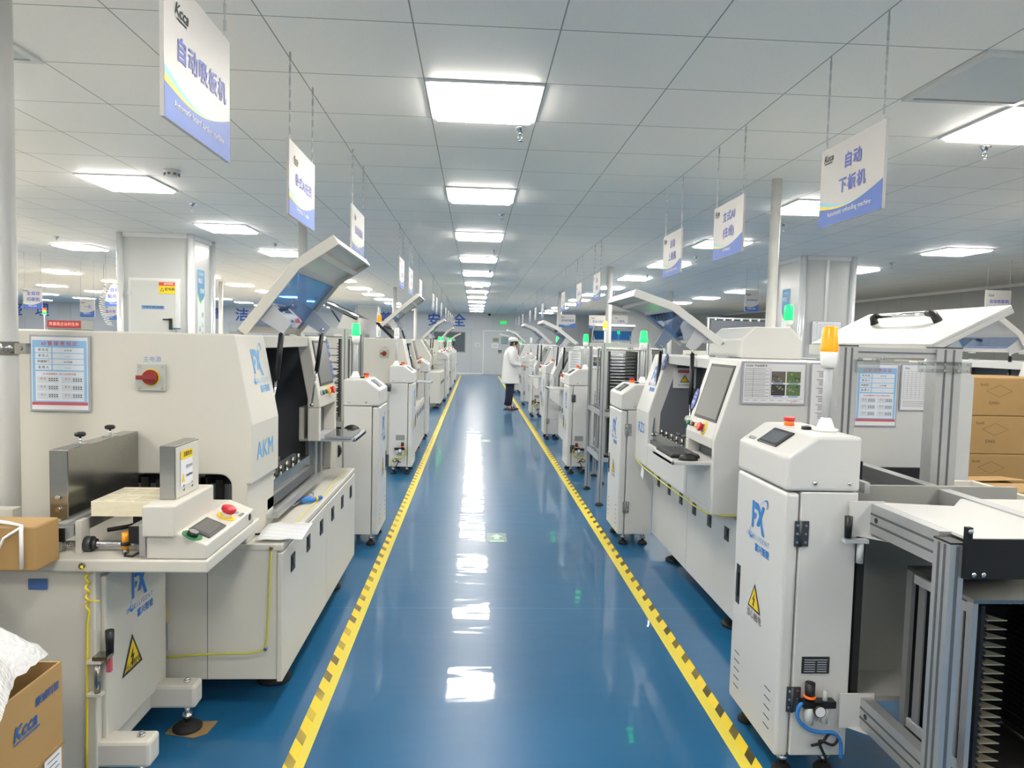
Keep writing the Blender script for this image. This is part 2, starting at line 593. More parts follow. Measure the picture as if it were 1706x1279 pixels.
# ---------------------------------------------------------------- ceiling lights on a 3.0 x 2.4 m grid
LGT = bpy.data.materials.new('light_diffuser')
LGT.use_nodes = True
bs = LGT.node_tree.nodes['Principled BSDF']
bs.inputs['Base Color'].default_value = (0.9, 0.9, 0.9, 1)
bs.inputs['Emission Color'].default_value = (1.0, 0.945, 0.87, 1)
bs.inputs['Emission Strength'].default_value = LAMP_POWER
FRW = mat('light_frame_white', '#eceded', 0.3)
def ceiling_light(x0, y0, lab):
    t = thing('ceiling_light', (x0 + .3, y0 + .3, CEIL), lab, 'ceiling light', 'square ceiling light panels')
    f = MB()
    z0, z1 = CEIL - .012, CEIL - .001
    for a, b_, c, d in ((.006, .594, .006, .03), (.006, .594, .57, .594), (.006, .03, .03, .57), (.57, .594, .03, .57)):
        f.box(x0 + a, x0 + b_, y0 + c, y0 + d, z0, z1)
    f.build('frame', FRW, t)
    MB().prism([(x0 + .025, CEIL - .0125), (x0 + .04, CEIL - .029), (x0 + .56, CEIL - .029), (x0 + .575, CEIL - .0125)], 'y', y0 + .028, y0 + .572).build('diffuser', LGT, t)  # diffuser made to stand proud so its sides light the ceiling
    return t
colname = {0: 'over the aisle itself'}
for k in range(1, 4):
    colname[k] = '%s line out on the carton side' % ORD[k - 1]
for k in range(1, 8):
    colname[-k] = '%s line out on the closet side' % ORD[k - 1]
proto = None
PILLARS = [(-4.55, -3.67, 9.3, 10.02), (4.48, 5.18, 9.5, 10.4), (-4.6, -3.8, 28, 28.8)]
for i in range(-7, 3):
    for j in range(-3, 13):
        x0, y0 = -0.278 + 3 * i, 3.535 + 2.4 * j
        if y0 + .6 > YW or (i >= 2 and y0 > 26.5) or y0 < YB + .5 or x0 < XL + .3:
            continue
        if any(x0 < p[1] and x0 + .6 > p[0] and y0 < p[3] and y0 + .6 > p[2] for p in PILLARS):
            continue
        lab = 'lit ceiling light, %s, %s' % (colname[i], ('%s along the hall' % ORD[j]) if j >= 0 else '%s behind the entrance' % ORD[-j - 1])
        if proto is None:
            proto = ceiling_light(x0, y0, lab)
            P0 = Vector((x0, y0, 0))
        else:
            dup(proto, Vector((x0, y0, 0)) - P0, lab)

# sprinklers, detector, air vents
def sprinkler(x, y, lab):
    t = thing('sprinkler', (x, y, CEIL), lab, 'sprinkler', 'ceiling sprinklers')
    MB().lathe((x, y, CEIL - .03), [(.034, .029), (.036, .02), (.02, .012), (.016, 0)], 14).build('escutcheon', CHROME, t)
    h = MB()
    h.cyl((x, y, CEIL - .045), (x, y, CEIL - .03), .009, n=10)
    for sg in (-1, 1):
        h.tube([(x + sg * .006, y, CEIL - .045), (x + sg * .012, y, CEIL - .06), (x + sg * .004, y, CEIL - .078)], .003, 6)
    h.cyl((x, y, CEIL - .084), (x, y, CEIL - .08), .016, n=12)
    h.build('sprinkler_head', CHROME, t)
    return t
sp0 = None
for i, (xx, nm) in enumerate(((0.24, 'over the aisle'), (3.11, 'over the carton side'), (-2.78, 'over the closet side'), (-5.7, 'deep over the closet side'), (5.98, 'deep over the carton side'))):
    for j in range(8):
        yy = 4.252 + 2.84 * j
        if abs(xx) > 5 and j > 4:
            continue
        lab = 'chrome sprinkler head in the ceiling %s, %s from the entrance end' % (nm, ORD[j])
        if sp0 is None:
            sp0 = sprinkler(xx, yy, lab)
            S0 = Vector((xx, yy, 0))
        else:
            dup(sp0, Vector((xx, yy, 0)) - S0, lab)
t = thing('smoke_detector', (-2.40, 5.72, CEIL), 'round white smoke detector on ceiling beside the closet-side light', 'smoke detector')
MB().lathe((-2.40, 5.72, CEIL - .05), [(.035, 0), (.05, .006), (.055, .03), (.062, .035), (.062, .049)], 20).build('housing', WHITE2, t)
m_ = MB()
for k in range(8):
    a = 2 * pi * k / 8
    m_.box(-2.40 + .052 * cos(a) - .008, -2.40 + .052 * cos(a) + .008, 5.72 + .052 * sin(a) - .008, 5.72 + .052 * sin(a) + .008, CEIL - .042, CEIL - .026)
m_.build('grille', DARK, t)
t = thing('smoke_detector', (0.02, 15.9, CEIL), 'round grey detector dome hanging over the middle of the aisle', 'smoke detector')
MB().lathe((0.02, 15.9, CEIL - .12), [(.03, 0), (.11, .015), (.125, .05), (.12, .119)], 24).build('housing', GREYP, t)
def vent(x0, y0, lab):
    t = thing('air_vent', (x0 + .3, y0 + .3, CEIL), lab, 'air vent')
    f = MB()
    for a, b_, c, d in ((0, .6, 0, .035), (0, .6, .565, .6), (0, .035, .035, .565), (.565, .6, .035, .565)):
        f.box(x0 + a, x0 + b_, y0 + c, y0 + d, CEIL - .014, CEIL - .001)
    f.build('frame', WHITE2, t)
    g = MB()
    for k in range(24):
        y = y0 + .045 + k * .0215
        g.obox((x0 + .035, y, CEIL - .004), (.53, 0, 0), (0, .014, -.006), (0, .001, .002))
    g.build('grille', mat('vent_grey', '#dcdedb', .5), t)
    MB().box(x0 + .035, x0 + .565, y0 + .035, y0 + .565, CEIL - .003, CEIL - .001).build('backing', mat('vent_back', '#b4b7b7', .7), t)
vent(2.128, 2.93, 'square louvred air vent in the ceiling beside the carton-side light')
vent(-2.672, 2.93, 'square louvred air vent in the ceiling behind the white pipe')

# exit sign
t = thing('exit_sign', (1.27, YW - .2, 2.42), 'green lit running-man exit sign hanging above the double door', 'exit sign')
MB().box(1.12, 1.42, YW - .22, YW - .19, 2.34, 2.49).build('box', mat('exit_green', '#1fb85a', .4, emit='#10c850', es=.6), t)
q = MB()
q.text('EXIT', (1.33, YW - .2215, 2.415), XP, ZP, .075, bold=.01)
q.flat((1.2, YW - .2215, 2.415), XP, ZP, [(-.04, -.05), (-.01, -.05), (.03, .0), (.02, .05), (-.02, .04), (-.005, 0)])
q.build('lettering', PAPER, t)
MB().cyl((1.18, YW - .205, 2.49), (1.18, YW - .205, CEIL), .004, n=6).build('hanger', GREYP, t)
MB().cyl((1.36, YW - .205, 2.49), (1.36, YW - .205, CEIL), .004, n=6).build('hanger', GREYP, t)
t = thing('dome_camera', (0.62, YW - .12, 2.76), 'small black dome camera on ceiling above the far wall', 'camera')
MB().ell((0.62, YW - .12, CEIL - .06), .06, .06, .059).build('housing', BLACK, t)

# far wall banners
def banner(px, s, lab):
    # px: x centre on the far wall
    t = thing('wall_banner', (px, YW - .003, 2.43), lab, 'banner', 'blue lettered banners on the far wall')
    w = 1.24 if len(s) == 2 else .62
    MB().box(px - w, px + w, YW - .02, YW - .003, 2.13, 2.73).build('board', mat('banner_grey', '#c6cacf', .4), t)
    q = MB()
    for k, ch in enumerate(s):
        q.text(ch, (px + (k - (len(s) - 1) / 2) * 1.15, YW - .022, 2.43), XP, ZP, .62, bold=.02)
    q.build('lettering', mat('banner_blue', '#2c64b4', .45), t)
for px, s, lab in ((-20.0, '整理', 'far wall banner reading tidy, beside the pipe'), (-16.9, '整顿', 'far wall banner reading order, behind the four hung signs'),
                   (-13.9, '清扫', 'far wall banner reading sweep, behind the electrical closet'), (-11.2, '清洁', 'far wall banner reading clean, behind the raised window hood'),
                   (-4.7, '素养', 'far wall banner behind the second raised hood'), (-1.35, '安全', 'far wall banner above the dark corridor window')):
    banner(px, s, lab)

# floor tapes and arrows
def tape(xh0, xh1, xy0, xy1, hm, lab):
    t = thing('floor_tape', ((xh0 + xy1) / 2, 12, 0), lab, 'floor tape')
    MB().box(xh0, xh1, YB + .3, 31.0, 0.0005, 0.0021).build('hazard_strip', hm, t)
    MB().box(xy0, xy1, YB + .3, 31.0, 0.0005, 0.0019).build('yellow_strip', mat('tape_yellow', '#e2d04a', .35), t)
tape(-.662, -.622, -.622, -.586, tape_mat('worn_hazard', '#6a5c3c', True), 'worn yellow and brown hazard tape along floor on closet side')
tape(1.055, 1.092, 1.011, 1.055, tape_mat('dark_hazard', '#34322c', False), 'yellow and black hazard tape along floor on carton side')
for (ax, ay, lab) in ((.20, 5.47, 'green arrow sticker on floor, closer to the loader cabinets'), (.19, 10.87, 'faded green arrow sticker on floor beyond the first arrow')):
    o = MB().box(ax - .078, ax + .078, ay - .13, ay + .13, .0004, .0014).build('floor_arrow', mat('arrow_base', '#6f8a86', .4))
    tag(o, lab, 'floor sticker')
    q = MB()
    q.flat((ax, ay + .02, .0018), XP, YP, [(-.02, -.07), (.02, -.07), (.02, .0), (.05, .0), (0, .075), (-.05, .0), (-.02, .0)])
    q.rect((ax, ay, .0018), XP, YP, -.055, .055, -.115, -.085)
    q.build('arrow_print', mat('arrow_green', '#9fd6bf', .4), o)

# ---------------------------------------------------------------- pillars and poles
PILM = mat('pillar_panel', '#bcbfbd', 0.28)
PILT = mat('pillar_trim', '#dfe2e3', 0.18, 0.2)
def pillar(x0, x1, y0, y1, nm, split=False):
    o = MB().box(x0, x1, y0, y1, 0, CEIL - .001).build(nm, PILM, kind='structure')
    t = MB()
    r = .045
    for x, y in ((x0, y0), (x1, y0), (x0, y1), (x1, y1)):
        t.cyl((x, y, 0), (x, y, CEIL - .002), r, n=14)
    for (a, c, e, f) in ((x0, x1, y0 - .02, y0), (x0, x1, y1, y1 + .02), (x0 - .02, x0, y0, y1), (x1, x1 + .02, y0, y1)):
        t.box(a, c, e, f, CEIL - .06, CEIL - .002)
    if split:
        xm = x0 + (x1 - x0) * .48
        t.box(xm - .02, xm + .02, y0 - .012, y0, 0, CEIL - .06)
    t.build('trim', PILT, o)
    return o
P1 = pillar(-4.55, -3.67, 9.3, 10.02, 'wall_pillar_left')
P2 = pillar(4.48, 5.18, 9.5, 10.35, 'wall_pillar_right', True)
P3 = pillar(-4.65, -3.85, 27.7, 28.5, 'wall_pillar_far')
# closet door in the first pillar
fy = 9.3
s_ = fy / 7.7
def cx(v): return v * s_
dz = lambda z: 1.55 + (z - 1.55) * s_
dr = MB().box(-4.44, -3.80, fy - .03, fy - .001, 0, 2.25).build('door_2', mat('closet_frame', '#d8dbda', .25), kind='structure')
MB().box(-4.40, -3.845, fy - .045, fy - .03, 0.02, 2.22).build('door_leaf', mat('closet_door', '#c6c8c3', .4), dr)
h = MB()
h.box(-3.925, -3.885, fy - .06, fy - .045, 1.60, 1.74)
h.box(-3.99, -3.90, fy - .085, fy - .065, 1.715, 1.735)
h.box(-3.91, -3.895, fy - .085, fy - .06, 1.715, 1.735)
h.build('handle', BLACK, dr)
MB().box(-3.87, -3.78, fy - .07, fy - .045, 1.605, 1.62).build('bolt_latch', mat('latch_blue', '#3f5f90', .4), dr)
MB().box(-4.44, -4.40, fy - .055, fy - .03, 2.03, 2.08).build('hinge', WHITE2, dr)
st = MB().box(-4.05, -3.85, fy - .05, fy - .0455, 2.055, 2.20).build('warning_sticker', [YELS], dr)
q = MB()
q.rect((0, fy - .0508, 0), XP, ZP, -4.05, -3.85, 2.155, 2.20, 1)
q.flat((-4.01, fy - .0508, 2.105), XP, ZP, [(-.026, -.022), (.026, -.022), (0, .026)], 0)
q.flat((-4.01, fy - .0512, 2.104), XP, ZP, [(-.017, -.016), (.017, -.016), (0, .016)], 2)
q.text('配电箱', (-3.915, fy - .0508, 2.11), XP, ZP, .042, 0, bold=.01)
q.text('请勿靠近', (-3.93, fy - .0512, 2.178), XP, ZP, .03, 3, bold=.01)
q.build('lettering', [INK, mat('sticker_red', '#d8543c', .5), YELS, PAPER], st)
st = MB().box(-4.27, -3.985, fy - .048, fy - .0455, 1.855, 1.90).build('name_strip', mat('strip_blue', '#6f9fd6', .5), dr)
q = MB()
q.text('空调电源控制箱', (-4.127, fy - .0485, 1.877), XP, ZP, .036, bold=.008)
q.build('lettering', INK, st)
# coiled hose beside the closet
hp = []
for k in range(220):
    a = k * .55
    f = k / 219
    hp.append((-4.66 + .03 * cos(a) - .10 * sin(f * pi), 9.25 + .03 * sin(a), 2.18 - .55 * f))
tag(MB().tube(hp, .006, 5).build('coiled_hose', WHITE2), 'white coiled air hose hanging beside the electrical closet', 'hose')
# vertical banners on the pillars
def pillar_banner(O, R, lab, off=.004):
    O, R = Vector(O), Vector(R)
    n = R.cross(ZP)
    t = thing('pillar_banner', O, lab, 'banner')
    a = MB()
    a.obox(tuple(O - R * .12 - ZP * 1.05), tuple(R * .24), tuple(n * off), tuple(ZP * 1.6))
    a.build('board', mat('banner_white', '#dfe7e6', .4), t)
    q = MB()
    q.flat(O + n * (off + .001), R, ZP, [(-.12, .55), (-.12, .22), (-.08, .17), (0, .13), (.08, .17), (.12, .22), (.12, .55)], 0)
    q.flat(O + n * (off + .002), R, ZP, [(-.12, .22), (-.06, .13), (0, .10), (0, .14), (-.06, .18), (-.12, .26)], 1)
    q.build('print', [mat('banner_teal', '#4f94be', .5), mat('banner_lime', '#76c25a', .5)], t)
    q = MB()
    q.text('全员参与', O + n * (off + .003) + ZP * .49 + R * 0, R, ZP, .04, 0)
    q.text('精益', O + n * (off + .003) + ZP * .40 - R * .03, R, ZP, .07, 0, bold=.01)
    q.text('改善', O + n * (off + .003) + ZP * .27 + R * .03, R, ZP, .07, 0, bold=.01)
    for i, ch in enumerate('用心做好'):
        q.text(ch, O + n * (off + .003) + R * .045 + ZP * (-.05 - i * .13), R, ZP, .075, 1)
    for i, ch in enumerate('品质至上'):
        q.text(ch, O + n * (off + .003) - R * .045 + ZP * (-.24 - i * .13), R, ZP, .075, 1)
    q.build('lettering', [PAPER, INKG], t)
pillar_banner((-3.668, 9.62, 1.85), (0, 1, 0), 'tall white and teal slogan banner on the closet pillar')
pillar_banner((4.478, 10.0, 1.85), (0, -1, 0), 'tall white and teal slogan banner on the split-panel pillar')
def pole(x, y, lab, r=.05, z0=0.0):
    t = thing('service_pole', (x, y, z0), lab, 'pole')
    MB().cyl((x, y, z0), (x, y, CEIL), r, n=18).build('pole_tube', WHITE2, t)
    MB().lathe((x, y, z0), [(r + .03, 0), (r + .03, .008), (r + .004, .02)], 18).build('flange', WHITE2, t)
    return t
tp = pole(-1.745, 2.72, 'thick white pipe with a metal clamp beside the long side panel', .036)
q = MB()
q.lathe((-1.745, 2.72, 1.455), [(.0385, 0), (.0385, .05)], 18)
q.box(-1.71, -1.668, 2.705, 2.735, 1.46, 1.50)
q.cyl((-1.69, 2.70, 1.48), (-1.69, 2.745, 1.48), .008, n=8)
q.build('clamp', STEEL, tp)
pole(2.255, 5.29, 'white service pole standing beside the dome-topped machine', .038, 0)
pole(2.20, 11.6, 'thin white service pole behind the raised camouflage hood', .05)
pole(-1.93, 7.95, 'thin white service pole behind the hood with blue window', .05)
pole(2.1, 17.6, 'slim white pole beside the third hung sign row', .05)
pole(2.45, 20.85, 'slim white pole near the far carton-side machines', .05)
pole(-2.02, 17.65, 'slim white pole behind the second raised hood', .05)
pole(-2.0, 23.5, 'slim white pole before the far dark window', .05)
pole(-6.2, 17.5, 'slim white pole standing before the cleaning banner', .05)
pole(4.6, 16.5, 'slim white pole beside the deep carton-side signs', .05)

# ---------------------------------------------------------------- shared machine builders
def logo_ifx(q, O, R, U, h, m=0, lift=.0015):
    """blue monogram with an orbit swoosh, a spaced word and four characters under it"""
    O, R, U = Vector(O), Vector(R).normalized(), Vector(U).normalized()
    def pl(pts, l=lift):
        q.flat(O, R, U, [(x * h, y * h) for x, y in pts], m, l)
    pl([(-.55, 0), (-.38, 0), (-.38, 1), (-.55, 1)])
    pl([(-.32, .98), (-.02, .98), (.10, .90), (.18, .74), (.62, -.12), (.40, -.12), (.02, .66), (-.06, .72), (-.32, .72)])
    pl([(-.32, .60), (-.12, .52), (-.24, .34), (-.32, .34)])
    pl([(.56, .95), (.36, .95), (-.12, .14), (.10, .14)], lift * 1.3)
    pts = []
    for k in range(25):
        a = radians(-35 + k * 250 / 24)
        w = .012 + .05 * abs(sin((k / 24 - .5) * pi)) ** 3
        x, y = 1.05 * cos(a), .30 * sin(a)
        pts.append((x, y, w))
    rot = radians(48)
    def rr(x, y): return (x * cos(rot) - y * sin(rot) + .06, x * sin(rot) + y * cos(rot) + .42)
    for k in range(24):
        x0, y0, w0 = pts[k]
        x1, y1, w1 = pts[k + 1]
        pl([rr(x0 * (1 - w0), y0 * (1 - w0)), rr(x1 * (1 - w1), y1 * (1 - w1)), rr(x1 * (1 + w1), y1 * (1 + w1)), rr(x0 * (1 + w0), y0 * (1 + w0))], lift * 1.6)
    q.text('INTELLIGENT', O + R * .05 * h - U * .32 * h, R, U, h * .26, m, lift=lift, sp=1.35)
    q.text('富兴智能', O + R * .45 * h - U * .68 * h, R, U, h * .32, m, lift=lift, bold=.02)

def foot(parent, x, y, z1, r=.055):
    f = MB()
    f.lathe((x, y, 0), [(r, 0), (r, .012), (r * .75, .022), (.02, .03)], 18)
    f.build('foot', RUBBER, parent)
    g = MB()
    g.cyl((x, y, .03), (x, y, z1), .011, n=10, m=0)
    g.cyl((x, y, .045), (x, y, .062), .02, n=6, m=0)
    g.build('foot_bolt', CHROME, parent)

def main_switch(root, O, R, text=True):
    """grey square plate with a red rotary knob on a yellow ring, facing R x up"""
    O, R = Vector(O), Vector(R)
    n = R.cross(ZP).normalized()
    q = MB()
    q.obox(tuple(O - R * .055 - ZP * .055), tuple(R * .11), tuple(n * .012), tuple(ZP * .11))
    pl = q.build('switch_plate', mat('switch_plate_grey', '#b9bcb6', .4), root, .004)
    k = MB()
    k.cyl(O + n * .012, O + n * .016, .034, n=20, m=0)
    k.cyl(O + n * .016, O + n * .03, .031, .028, n=20, m=1)
    k.obox(tuple(O - R * .045 - ZP * .008 + n * .03), tuple(R * .075), tuple(n * .014), tuple(ZP * .016), 1)
    k.build('knob', [YELS, mat('switch_red', '#8f2d2a', .35)], pl)
    s = MB()
    for a in (-1, 1):
        for b_ in (-1, 1):
            s.cyl(O + R * .043 * a + ZP * .043 * b_ + n * .012, O + R * .043 * a + ZP * .043 * b_ + n * .015, .005, n=8)
    s.build('screw', CHROME, pl)
    if text:
        q = MB()
        q.text('主电源', O + ZP * .07 + n * .001, R, ZP, .024)
        q.build('lettering', mat('ink_blue_grey', '#6f90c0', .5), root)

def warn_triangle(q, O, R, U, h, lift=.0015):
    O, R, U = Vector(O), Vector(R), Vector(U)
    q.flat(O, R, U, [(-.58 * h, 0), (.58 * h, 0), (0, h)], 0, lift)
    q.flat(O, R, U, [(-.46 * h, .07 * h), (.46 * h, .07 * h), (0, .86 * h)], 1, lift * 1.6)
    q.flat(O, R, U, [(.05 * h, .66 * h), (-.13 * h, .36 * h), (-.02 * h, .38 * h), (-.07 * h, .22 * h), (-.12 * h, .23 * h), (-.02 * h, .10 * h), (.03 * h, .24 * h), (-.01 * h, .23 * h), (.10 * h, .44 * h), (0, .42 * h)], 0, lift * 2.2)

def gas_strut(root, a, b_, r=.013):
    a, b_ = Vector(a), Vector(b_)
    m_ = a + (b_ - a) * .55
    q = MB()
    q.cyl(a + (b_ - a) * .07, m_, r, n=12, m=0)
    q.cyl(m_, b_, r * .42, n=8, m=1)
    q.cyl(a, a + (b_ - a) * .07, r * .6, n=8, m=1)
    q.ell(tuple(a), .012, .012, .012, 8, 6, 1)
    q.ell(tuple(b_), .012, .012, .012, 8, 6, 1)
    return q.build('gas_strut', [BLACK, CHROME], root)

AKM = dict(L=1.73, sf=.893, st=.962, zs=1.188, zt=1.553, sb=2.05, sl=.78, zl=.70, a=.385, b=1.235, apron=False,
           hood=((1.06, 1.575), (.82, 1.885), (.64, 2.005)), h0=.33, h1=1.26, word='AKM', body=WHITE)
RZS = dict(L=1.72, sf=1.22, st=1.345, zs=1.075, zt=1.482, sb=2.57, sl=1.38, zl=.69, a=.36, b=1.24, apron=True,
           hood=((1.50, 1.585), (1.20, 1.80), (.95, 1.882)), h0=.20, h1=1.02, word='RZS', body=WHITE2)

def inserter(T, p, label, group=None, detail=2, hole=False, ends=None, glassmat=None):
    """component inserting machine: logo column, opening under a raised hood, screen column, lower cabinet.
    local (s, v, z): s away from the aisle, v along it from the logo end"""
    P = lambda s, v, z: Vector(T(s, v, z))
    L, sf, st, zs, zt, sb, sl, zl, a, b = (p[k] for k in ('L', 'sf', 'st', 'zs', 'zt', 'sb', 'sl', 'zl', 'a', 'b'))
    BM = p['body']
    base = P((sl + sb) / 2, L / 2, 0)
    root = thing('inserting_machine', base, label, 'machine', group)
    Rv = (P(0, 1, 0) - P(0, 0, 0))
    Ds = (P(1, 0, 0) - P(0, 0, 0))
    sd = Vector((st - sf, zt - zs)).normalized()
    Us = Ds * sd.x + ZP * sd.y
    ap = p['apron']
    zc = zl if ap else .945
    # logo column (solid to the back) and screen column
    prof = [(sf, zc), (sf, zs), (st, zt), (sb - .06, zt), (sb, zt - .06), (sb, zl)] + ([(sf + .02, zl), (sf + .02, zc)] if not ap else [])
    if ap:
        prof = [(sf, zc), (sf, zs), (st, zt), (sb - .08, zt), (sb - .02, zt - .03), (sb, zt - .1), (sb, zl)]
    lc = MB(T).prism(prof, 'y', 0, a)
    lo = lc.build('logo_column', BM, root)
    if hole:
        cut = MB(T)
        r = .05
        pr = [(.975, .80), (.975, .985 - r)] + [(.975 + r - r * cos(k * pi / 10), .985 - r + r * sin(k * pi / 10)) for k in range(1, 6)] + [(1.5, .985), (1.5, .80)]
        cut.prism(pr, 'y', -.2, a + .2)
        co = cut.build('cutter', DARK, None)
        md = lo.modifiers.new('cut', 'BOOLEAN')
        md.object = co
        md.operation = 'DIFFERENCE'
        md.solver = 'EXACT'
        dg = bpy.context.evaluated_depsgraph_get()
        nm = bpy.data.meshes.new_from_object(lo.evaluated_get(dg))
        lo.modifiers.clear()
        lo.data = nm
        bpy.data.objects.remove(co)
    md = lo.modifiers.new('bevel', 'BEVEL')
    md.width = .007
    md.segments = 2
    md.limit_method = 'ANGLE'
    zr = zs - .05
    rec = sf + .13
    bw = .40 if ap else .52
    c = MB(T)
    # upper part of screen column with the sloping face
    k_ = (zr - zs) / 1.0
    dk = .07
    c.prism([(sf, zr), (sf, zs), (st, zt), (st + dk, zt), (sf + dk, zs), (sf + dk, zr)], 'y', b, L - .035)
    c.prism([(sf, zl if ap else zc), (sf, zs), (st, zt), (sb - .06, zt), (sb, zt - .06), (sb, zl)] + ([(sf + .025, zl), (sf + .025, zc)] if not ap else []), 'y', L - .035, L)
    # recess under the slope: a cheek and a back
    c.box(sf, sf + dk, b, b + .045, zc if not ap else zl, zr)
    c.box(rec - .03, rec, b + .045, L - .035, zc if not ap else zl, zr)
    c.box(st + .10, sb, a, L - .035, zt - .03, zt)
    c.box(sf + bw, sb, a, L - .035, zl, zt - .03)
    c.build('main_frame', BM, root)
    mdl = root.children[-1].modifiers.new('bevel', 'BEVEL')
    mdl.width = .006
    mdl.segments = 2
    mdl.limit_method = 'ANGLE'
    # roof header bar
    MB(T).box(st, st + .10, a, b, zt - .06, zt - .002).build('header', BM, root, .004)
    # lower cabinet
    lower = MB(T).box(sl + .012, sb - .002, .004, L - .004, .13, zl - .002)
    if not ap:
        lower.box(sl - .010, sb - .01, 0.0, L, zl - .028, zl)
    lower.build('lower_cabinet', BM, root, .005)
    fp = MB(T)
    half = L / 2
    fp.box(sl - .012, sl + .011, -.004, half - .003, .125, zl - .035)
    fp.box(sl - .012, sl + .011, half + .003, L + .004, .125, zl - .035)
    fp.build('front_panel', BM, root, .004)
    zL = .58 if not ap else .55
    n_l = 6
    for k in range(n_l):
        vv = .155 + k * (L - .32) / (n_l - 1)
        q = MB(T)
        q.box(sl - .016, sl - .011, vv - .031, vv + .031, zL - .036, zL + .036, 0)
        q.box(sl - .019, sl - .015, vv - .016, vv + .016, zL - .012, zL + .026, 1)
        q.build('latch', [BLACK, mat('latch_dark', '#2c2e31', .3)], root)
    for s in (sl + .10, sb - .25):
        for v in (.28, L - .28):
            w = P(s, v, 0)
            foot(root, w.x, w.y, .14, .075)
    if ap:
        MB(T).box(sf, sl + .012, a, b, zl, .86).build('apron', BM, root, .005)
        MB(T).box(sf + .002, rec - .03, b + .045, L - .035, zl + .02, .94).build('apron', BM, root, .004)
        MB(T).box(sf + .003, sl + .012, b, L - .04, zl + .001, zl + .02).build('apron_base', BM, root)
    # opening: dark back wall, insertion bed, rails, heads
    q = MB(T)
    q.box(sf + bw - .03, sf + bw - .001, a, L - .04, zl + .02, zt - .035, 0)
    q.box(sf + bw - .05, sf + bw - .03, a, L - .04, zl + .52, zl + .56, 1)
    q.prism([(sf + dk + .01, zl + .02), (sf + dk + .01, zs), (st + dk + .005, zt - .07), (sf + bw - .03, zt - .07), (sf + bw - .03, zl + .02)], 'y', L - .042, L - .036, 0)
    q.box(sf + dk + .001, sf + dk + .006, b + .05, L - .042, zl + .02, zs - .06, 0)
    q.prism([(sf + .075, zc + .01), (sf + .085, zs), (st + .07, zt - .07), (sf + bw - .03, zt - .07), (sf + bw - .03, zc + .01)], 'y', a + .001, a + .006, 0)
    q.build('back_wall', [DARK, PINKSH if ap else GREYP], root)
    z0 = .87 if ap else .80
    q = MB(T)
    if detail >= 2:
        q.box(sf + .06, sf + .40, a - .02, b - .06, z0 + .045, z0 + .06, 0)
        q.box(sf + .04, sf + .06, a - .02, b - .06, z0 + .02, z0 + .075, 0)
        q.box(sf + .10, sf + .13, a, b - .08, z0 + .06, z0 + .085, 3)
        q.box(sf + .32, sf + .35, a, b - .08, z0 + .06, z0 + .085, 3)
        for k in range(6):
            vv = a + .08 + k * .12
            q.cyl((sf + .08, vv, z0 + .06), (sf + .08, vv, z0 + .10), .010, n=8, m=0)
            q.cyl((sf + .2, vv, z0 + .06), (sf + .2, vv, z0 + .08), .022, n=10, m=2)
        q.cyl((sf + .24, a + .30, z0 + .06), (sf + .24, a + .30, z0 + .075), .10, n=24, m=0)
        q.build('insertion_bed', [STEEL, BLACK, DARK, ALUD], root)
        q = MB(T)
        q.box(sf - .03 if not ap else sf + .17, sf + .40, a - .12 if not ap else a, b - .02, z0 - .06, z0 - .045, 0)
        q.box(sf - .03 if not ap else sf + .17, sf - .01 if not ap else sf + .19, a - .12 if not ap else a, b - .02, z0 - .045, z0 - .03, 0)
        q.box(sf + .02, sf + .12, a - .1, b - .06, z0 - .03, z0 + .018, 1)
        q.build('slide_rail', [ALU, ALUD], root)
        q = MB(T)
        vm = (a + b) / 2
        q.box(sf + .30, sf + .46, vm - .16, vm + .12, z0 + .16, z0 + .34, 1)
        q.box(sf + .26, sf + .31, vm - .30, vm + .05, z0 + .27, z0 + .30, 0)
        q.box(sf + .20, sf + .30, vm - .10, vm + .02, z0 + .13, z0 + .25, 3)
        q.cyl((sf + .22, vm - .24, z0 + .19), (sf + .22, vm - .06, z0 + .19), .024, n=12, m=4)
        q.cyl((sf + .28, vm + .10, z0 + .08), (sf + .28, vm + .10, z0 + .28), .035, n=14, m=2)
        q.cyl((sf + .24, vm - .08, z0 + .09), (sf + .24, vm - .08, z0 + .15), .03, n=14, m=3)
        q.cyl((sf + .38, vm + .20, z0 + .06), (sf + .38, vm + .20, z0 + .22), .05, n=16, m=2)
        q.box(sf + .40, sf + .48, vm + .08, vm + .30, z0 + .24, z0 + .30, 2)
        for k in range(4):
            q.tube([(sf + .44, vm - .25 + k * .16, z0 + .12), (sf + .38, vm - .2 + k * .15, z0 + .34), (sf + .46, vm - .1 + k * .13, z0 + .40)], .007, 6, 2)
        for k in range(5):
            q.box(sf + .34, sf + .37, vm - .28 + k * .13, vm - .22 + k * .13, z0 + .06, z0 + .12 + .02 * (k % 3), 1 + k % 3)
        q.build('insertion_head', [ALU, ALUD, BLACK, STEEL, LAMPW], root)
    # hood
    p0, p1, p2 = [Vector(x) for x in p['hood']]
    h0, h1 = p['h0'], p['h1']
    hd = MB(T)
    th = .022
    def seg_frame(A, B):
        d = (B - A).normalized()
        n = Vector((-d.y, d.x))
        if n.y > 0:
            n = -n
        return d, n
    d1, n1 = seg_frame(p0, p1)
    d2, n2 = seg_frame(p1, p2)
    l1, l2 = (p1 - p0).length, (p2 - p1).length
    def bar(A, d, n, x0, x1, v0, v1, y0, y1, m=0):
        o = A + d * x0 + n * y0
        hd.obox((o.x, v0, o.y), (d.x * (x1 - x0), 0, d.y * (x1 - x0)), (0, v1 - v0, 0), (n.x * (y1 - y0), 0, n.y * (y1 - y0)), m)
    w = .032
    bar(p0, d1, n1, .002, l1, h0 + .009, h0 + w, 0, th)
    bar(p0, d1, n1, .002, l1, h1 - w, h1 - .009, 0, th)
    bar(p0, d1, n1, 0, .05, h0 + w, h1 - w, 0, th)
